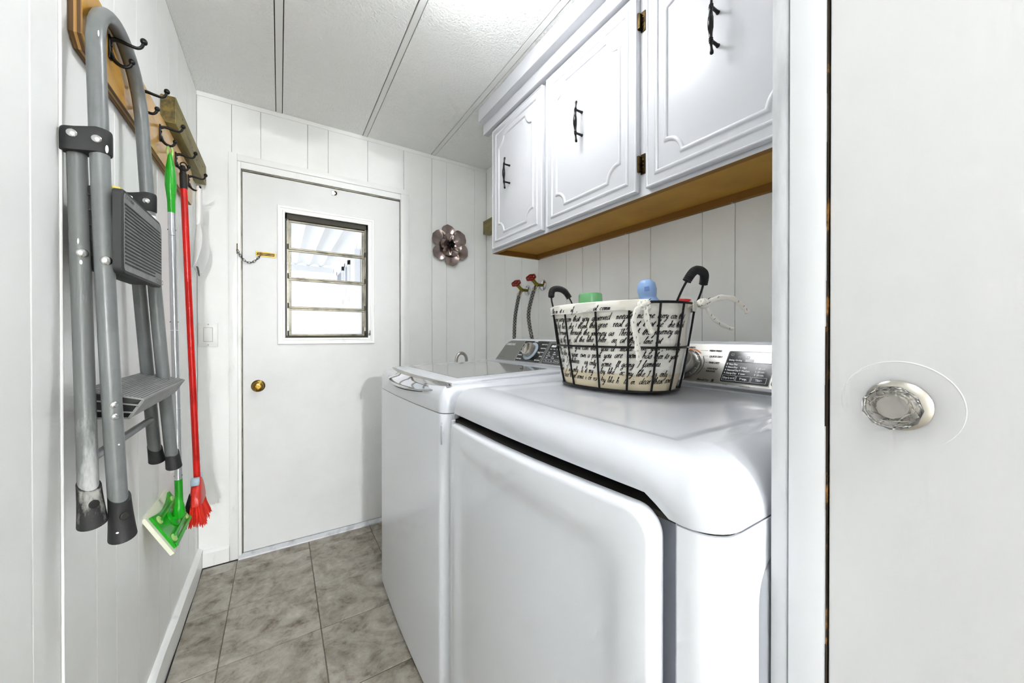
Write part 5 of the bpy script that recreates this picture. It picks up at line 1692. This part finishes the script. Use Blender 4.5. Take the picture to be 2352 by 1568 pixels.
# liner: outer cloth following the inside of the frame, slightly billowed, folded over the rim
def liner_pt(th, z, extra=0.0):
    t = (z - BZ0) / (BZ1 - BZ0)
    fold = 0.0018 * math.sin(9 * th + 14 * t) * math.sin(PI * min(max(t, 0), 1)) + 0.0022 * math.sin(4 * th - 9 * t)
    return bpt(th, z, -0.0035 + fold + extra)
m = MB()
nth = 96
zs_ = [BZ0 + 0.006 + (BZ1 - BZ0 - 0.006) * k / 16 for k in range(17)]
rows = [[liner_pt(2 * PI * k / nth, z) for k in range(nth)] for z in zs_]
inner = [[liner_pt(2 * PI * k / nth, z, -0.004) for k in range(nth)] for z in zs_[::-1]]
m.loft(rows + inner + [[bpt(2 * PI * k / nth, BZ0 + 0.010, 0, 0.76) for k in range(nth)]], True, True, True)
m.build('liner', 'linen', bk_, ang=70)
m = MB()
m.loft([[liner_pt(2 * PI * k / nth, z, 0.0012) for k in range(nth)] for z in (BZ0 + 0.0065, BZ0 + 0.030, BZ0 + 0.046 )] , True, False, False)
m.build('liner_base_band', 'linenbase', bk_, ang=70)
# turned-over cuff (open near the tie at the near end)
m = MB()
gap0, gap1 = math.radians(176), math.radians(222)
n = 90
ths = [gap1 + (2 * PI - (gap1 - gap0)) * k / n for k in range(n + 1)]
cu = []
for th in ths:
    w = 0.0012 * math.sin(11 * th)
    cu.append([bpt(th, BZ1 - 0.012, -0.004), bpt(th, BZ1 + 0.004, -0.004), bpt(th, BZ1 + 0.0065, 0.002), bpt(th, BZ1 + 0.004, 0.0085 + w), bpt(th, BZ1 - 0.008, 0.0092 + w), bpt(th, BZ1 - 0.0185 + 0.002 * math.sin(6 * th), 0.0088 + w), bpt(th, BZ1 - 0.018, 0.0076 + w), bpt(th, BZ1 - 0.004, 0.0072)])
m.loft(cu, True, True, True)
m.build('liner_cuff', 'linen', bk_, ang=70)
# handwriting print, wrapped round the liner
per = []
K = 720
acc = 0.0
prevp = bpt(0, 1.07)
tab = [0.0]
for k in range(1, K + 1):
    p = bpt(2 * PI * k / K, 1.07)
    acc += (p - prevp).length; prevp = p; tab.append(acc)
PER = acc
def th_of(s):
    s = s % PER
    lo, hi = 0, K
    while hi - lo > 1:
        md = (lo + hi) // 2
        if tab[md] <= s: lo = md
        else: hi = md
    return 2 * PI * (lo + (s - tab[lo]) / max(tab[lo + 1] - tab[lo], 1e-9)) / K
s_start = tab[int(K * 20 / 360)]
ink = MB()
lines = [
    (1.137, "needle'income aery con that you deserved  needle income aery con that"),
    (1.118, 'real sprint that he  she ! thank the gree  real sprint that he  she thank'),
    (1.099, 'journey as Through  through the journey as  Through the journey as'),
    (1.080, '. hier, so, at, the are , at the line  hier . so, at the , line at'),
    (1.061, 'cordially, , make have you con the  you d  make have you , cordially'),
    (1.042, '. some has then to your own a prson. you are  some has then to your'),
    (1.022, 'fl going Cau  I families.   eg only . some  fl going I families.'),
    (1.000, '. sc my like  I sg only  li it my  . by like  sc my like I sg only'),
    (0.981, "le in. He's dear these some i or ra  by like h  le in. dear these some"),
]
for zl, s in lines:
    wob = random.uniform(0, 6)
    def f(u, v, zl=zl, wob=wob):
        th = -th_of(s_start + u * 1.0)
        zz = zl + v + 0.0016 * math.sin(u * 22 + wob) + 0.0045 * (u - 0.25)
        zz = min(max(zz, BZ0 + 0.009), BZ1 - 0.020)
        return liner_pt(th, zz, 0.0014)
    ink.script(s, 0.0086, f, 0.42, 0.0016)
ink.build('script_print', 'ink', bk_, smooth=False, fix=False)
ink = MB()
def fc_(u, v):
    th = -th_of(s_start + u)
    return bpt(th, BZ1 - 0.016 + v, 0.0100 + 0.0012 * math.sin(11 * th))
ink.script('            like in  it x  .  of  ,  .  . . al comm', 0.0070, fc_, 0.42, 0.0014)
ink.build('cuff_print', 'ink', bk_, smooth=False, fix=False)
# ties: knots and ribbon tails
def ribbon(pts, w, name='tie'):
    P = spline(pts, 8)
    t_ = MB().tube(P, [w * (0.85 + 0.15 * math.sin(i * 0.9)) for i in range(len(P))], 10, flat=(1.0, 0.5)).build(name, 'linen', bk_, ang=60)
    mk = MB()
    for i in range(3, len(P) - 3, 4):
        if random.random() < 0.35: continue
        d = (P[i + 1] - P[i]).normalized()
        off = Vector((-0.78, -0.62, random.uniform(-0.3, 0.5))).normalized() * w * 0.86
        e = (Vector((0, 0, 1)) + d * random.uniform(-0.8, 0.8)).normalized() * w * random.uniform(0.25, 0.5)
        mk.tube([P[i] + off - e, P[i] + off + e + d * 0.001], 0.0005, 5)
    tag(mk.build('tie_print', 'ink', t_), kind='stuff')
pe = bpt(PI, BZ1, 0.006)
kp = bpt(math.radians(166), BZ1, 0.006)
kq = bpt(math.radians(228), BZ1, 0.006)
def knot(c, r):
    m = MB()
    for k in range(3):
        a = k * 2.1
        ax = Vector((math.cos(a), math.sin(a), 0.6)).normalized()
        u = ax.cross(Vector((0, 0, 1))).normalized(); w = ax.cross(u)
        m.tube([c + (u * math.cos(t) + w * math.sin(t) * 0.8) * r for t in [2 * PI * j / 14 for j in range(14)]], r * 0.5, 8, loop=True)
    m.build('knot', 'linen', bk_, ang=70)
    mk = MB()
    for k in range(9):
        a = k * 2.4
        p = c + Vector((-0.78, -0.62, 0)) * r * 1.25 + Vector((0.62, -0.78, 0)) * r * 0.9 * math.cos(a) + Vector((0, 0, 1)) * r * 0.9 * math.sin(a * 1.7)
        mk.tube([p, p + Vector((0.003 * math.cos(a), -0.003 * math.cos(a), 0.004 * math.sin(a + 1)))], 0.0006, 5)
    tag(mk.build('knot_print', 'ink', bk_), kind='stuff')
D_ = Vector
knot(kp + D_((0.012, -0.012, 0.000)), 0.0110)
b0 = kp + D_((0.014, -0.016, 0.0))
ribbon([b0, b0 + D_((0.030, -0.018, 0.014)), b0 + D_((0.062, -0.034, 0.012)), b0 + D_((0.086, -0.048, -0.008)), b0 + D_((0.094, -0.052, -0.022))], 0.0078)
ribbon([b0, b0 + D_((0.006, -0.006, -0.020)), b0 + D_((0.018, -0.014, -0.040)), b0 + D_((0.044, -0.026, -0.056)), b0 + D_((0.062, -0.034, -0.062))], 0.0070)
knot(kq + D_((0.0, -0.006, -0.008)), 0.0115)
b1 = kq + D_((-0.002, -0.010, -0.010))
ribbon([b1, b1 + D_((-0.002, -0.004, -0.024)), b1 + D_((0.004, -0.005, -0.046)), b1 + D_((0.012, -0.008, -0.062))], 0.0085)
ribbon([b1, b1 + D_((-0.020, 0.006, -0.010)), b1 + D_((-0.028, 0.010, -0.040)), b1 + D_((-0.020, 0.008, -0.075)), b1 + D_((-0.018, 0.006, -0.108)), b1 + D_((-0.016, 0.003, -0.124))], 0.0085)
kl = bpt(math.radians(28), BZ1, 0.006)
ribbon([kl, kl + D_((-0.016, 0.012, -0.006)), kl + D_((-0.024, 0.016, -0.030)), kl + D_((-0.026, 0.018, -0.058)), kl + D_((-0.027, 0.018, -0.076))], 0.0075)
ribbon([bpt(math.radians(40), 1.085, 0.004), bpt(math.radians(38), 1.07, 0.010), bpt(math.radians(36), 1.05, 0.012), bpt(math.radians(37), 1.035, 0.014)], 0.0075)

# bottles in the basket
def bottle(name, c, lean, prof_body, prof_cap, mb_, mc, label, cat='bottle', seg=24, sx=1.0):
    r = empty(name, c, label, cat, None)
    ax = Vector(lean).normalized()
    MB().lathe(prof_body, c, ax, seg, sx=sx).build('body', mb_, r, ang=50)
    MB().lathe(prof_cap, c, ax, seg).build('cap', mc, r, ang=50)
    return r, ax
bottle('detergent_bottle', (1.115, 0.795, 0.998), (0.02, 0.05, 1), [(0.040, 0.0), (0.044, 0.006), (0.044, 0.13), (0.036, 0.16), (0.030, 0.185)], [(0.0360, 0.178), (0.0350, 0.222), (0.0330, 0.2250), (0.0310, 0.2250), (0.030, 0.2200), (0.0, 0.2200)], 'greenbody', 'greencap', 'bottle with translucent green screw cap in the wire basket')
r, ax = bottle('spray_bottle', (1.165, 0.605, 0.975), (-0.05, 0.10, 1), [(0.036, 0.0), (0.040, 0.006), (0.040, 0.12), (0.038, 0.165), (0.030, 0.192), (0.022, 0.205)], [(0.0300, 0.196), (0.0315, 0.200), (0.0300, 0.212), (0.0230, 0.222), (0.0215, 0.226), (0.0230, 0.232), (0.0250, 0.245), (0.0225, 0.262), (0.0140, 0.272), (0.0, 0.274)], 'bluebottle', 'bluebottle', 'pale blue bottle with domed cap leaning in the wire basket')
c_ = Vector((1.165, 0.605, 0.975))
m = MB()
dirc = Vector((-0.80, -0.60, 0.0)); dirc = (dirc - ax * dirc.dot(ax)).normalized(); e_ = ax.cross(dirc)
m.obox(c_ + ax * 0.246 + dirc * 0.0235, e_, dirc, ax, 0.0062, 0.0022, 0.0060, 0.0006, 1)
m.build('cap_window', 'bluedark', r)
m = MB()
m.obox(c_ + ax * 0.2055 + dirc * 0.0300, e_, dirc, ax, 0.0085, 0.0012, 0.0045)
m.build('cap_label', 'recess', r)
bottle('small_bottle', (1.208, 0.580, 0.985), (0.06, -0.08, 1), [(0.016, 0.0), (0.018, 0.005), (0.018, 0.15), (0.013, 0.180)], [(0.0150, 0.178), (0.0165, 0.180), (0.0165, 0.205), (0.0145, 0.209), (0.0, 0.209)], 'whitebottle', 'redcap', 'small white bottle with red cap behind the basket handle')
tag(bpy.data.objects['detergent_bottle'], group=None)

# ------------------------------------------------------------------ ceiling lamp, and two added fill lights in the hall
def lamp(name, x, y, gm, label):
    r = empty(name, (x, y, CH - 0.09), label, 'ceiling lamp')
    MB().lathe([(0.165, 0.0), (0.165, 0.012), (0.150, 0.020), (0.0, 0.020)], (x, y, CH - 0.0006), (0, 0, -1), 40).build('base', 'lampbase', r)
    MB().lathe([(0.150, 0.016), (0.152, 0.030), (0.140, 0.052), (0.112, 0.074), (0.070, 0.088), (0.030, 0.0935), (0.0, 0.094)], (x, y, CH), (0, 0, -1), 40).build('globe', gm, r, ang=80)
    return r
lamp('ceiling_lamp', 0.842, 0.934, 'globe', 'lit white dome ceiling lamp above the machines')
lamp('ceiling_lamp', 0.42, -5.40, 'hallfill', 'added unseen fill light in a white dome at the far end of the hall')  # added out of view to flatten the light on the back wall
lamp('ceiling_lamp', 0.40, -0.50, 'doorfill', 'added unseen fill light in a white dome just outside the doorway')  # added out of view to brighten the near door, jamb and dryer front

# ------------------------------------------------------------------ outside, seen through the door window
aw = empty('patio_awning', (0.0, 4.8, 2.28), 'white corrugated metal patio awning seen through the door window', 'awning')
def corr(x):
    t = (x / 0.186) % 1.0
    return 0.045 * (0.5 - 0.5 * math.cos(2 * PI * t)) ** 0.7
xs_ = [-3.2 + 0.186 / 8 * k for k in range(int(4.3 / (0.186 / 8)) + 1)]
m = MB()
rings = []
for yy in (2.50, 7.15):
    rings.append([(x, yy, 2.270 + corr(x)) for x in xs_] + [(x, yy, 2.276 + corr(x)) for x in xs_[::-1]])
m.loft(rings)
m.build('sheet', 'awning', aw, ang=30)
MB().box(-3.2, 1.12, 7.05, 7.13, 2.17, 2.268, 0.004, 1).build('beam', 'awning', aw)
for xx in (-3.1, -1.1):
    MB().box(xx - 0.04, xx + 0.04, 7.05, 7.13, 0.0, 2.17, 0.004, 1).build('post', 'awning', aw)
ho = empty('house_wing', (1.3, 5.0, -0.3), 'pale outdoor house wall with small windows seen through the door window', 'house')
MB().box(1.13, 1.5, 2.42, 9.0, -0.4, 2.9).build('wall', 'outwall', ho)
for yy in (3.0, 3.9, 4.8, 5.7):
    MB().box(1.122, 1.132, yy, yy + 0.012, -0.3, 2.26).build('batten_strip', 'outwall', ho)
for (a, b) in ((5.30, 5.62), (5.85, 6.45)):
    w = MB()
    w.box(1.10, 1.135, a, a + 0.06, 1.55, 2.10); w.box(1.10, 1.135, b - 0.06, b, 1.55, 2.10)
    w.box(1.10, 1.135, a, b, 2.04, 2.10); w.box(1.10, 1.135, a, b, 1.55, 1.61)
    wo = w.build('window', 'awning', ho)
    MB().box(1.118, 1.128, a + 0.06, b - 0.06, 1.61, 2.04).build('pane', 'outdark', wo)
MB().box(1.06, 1.125, 4.55, 4.62, 0.0, 2.10, 0.003, 1).build('downpipe', 'awning', ho)
MB().box(1.02, 1.128, 3.02, 3.16, 0.9, 2.02, 0.003, 1).build('meter_box', 'outdark', ho)
tag(MB().box(-6, 3, 2.33, 12, -0.42, -0.35).build('ground', 'concrete'), kind='structure')
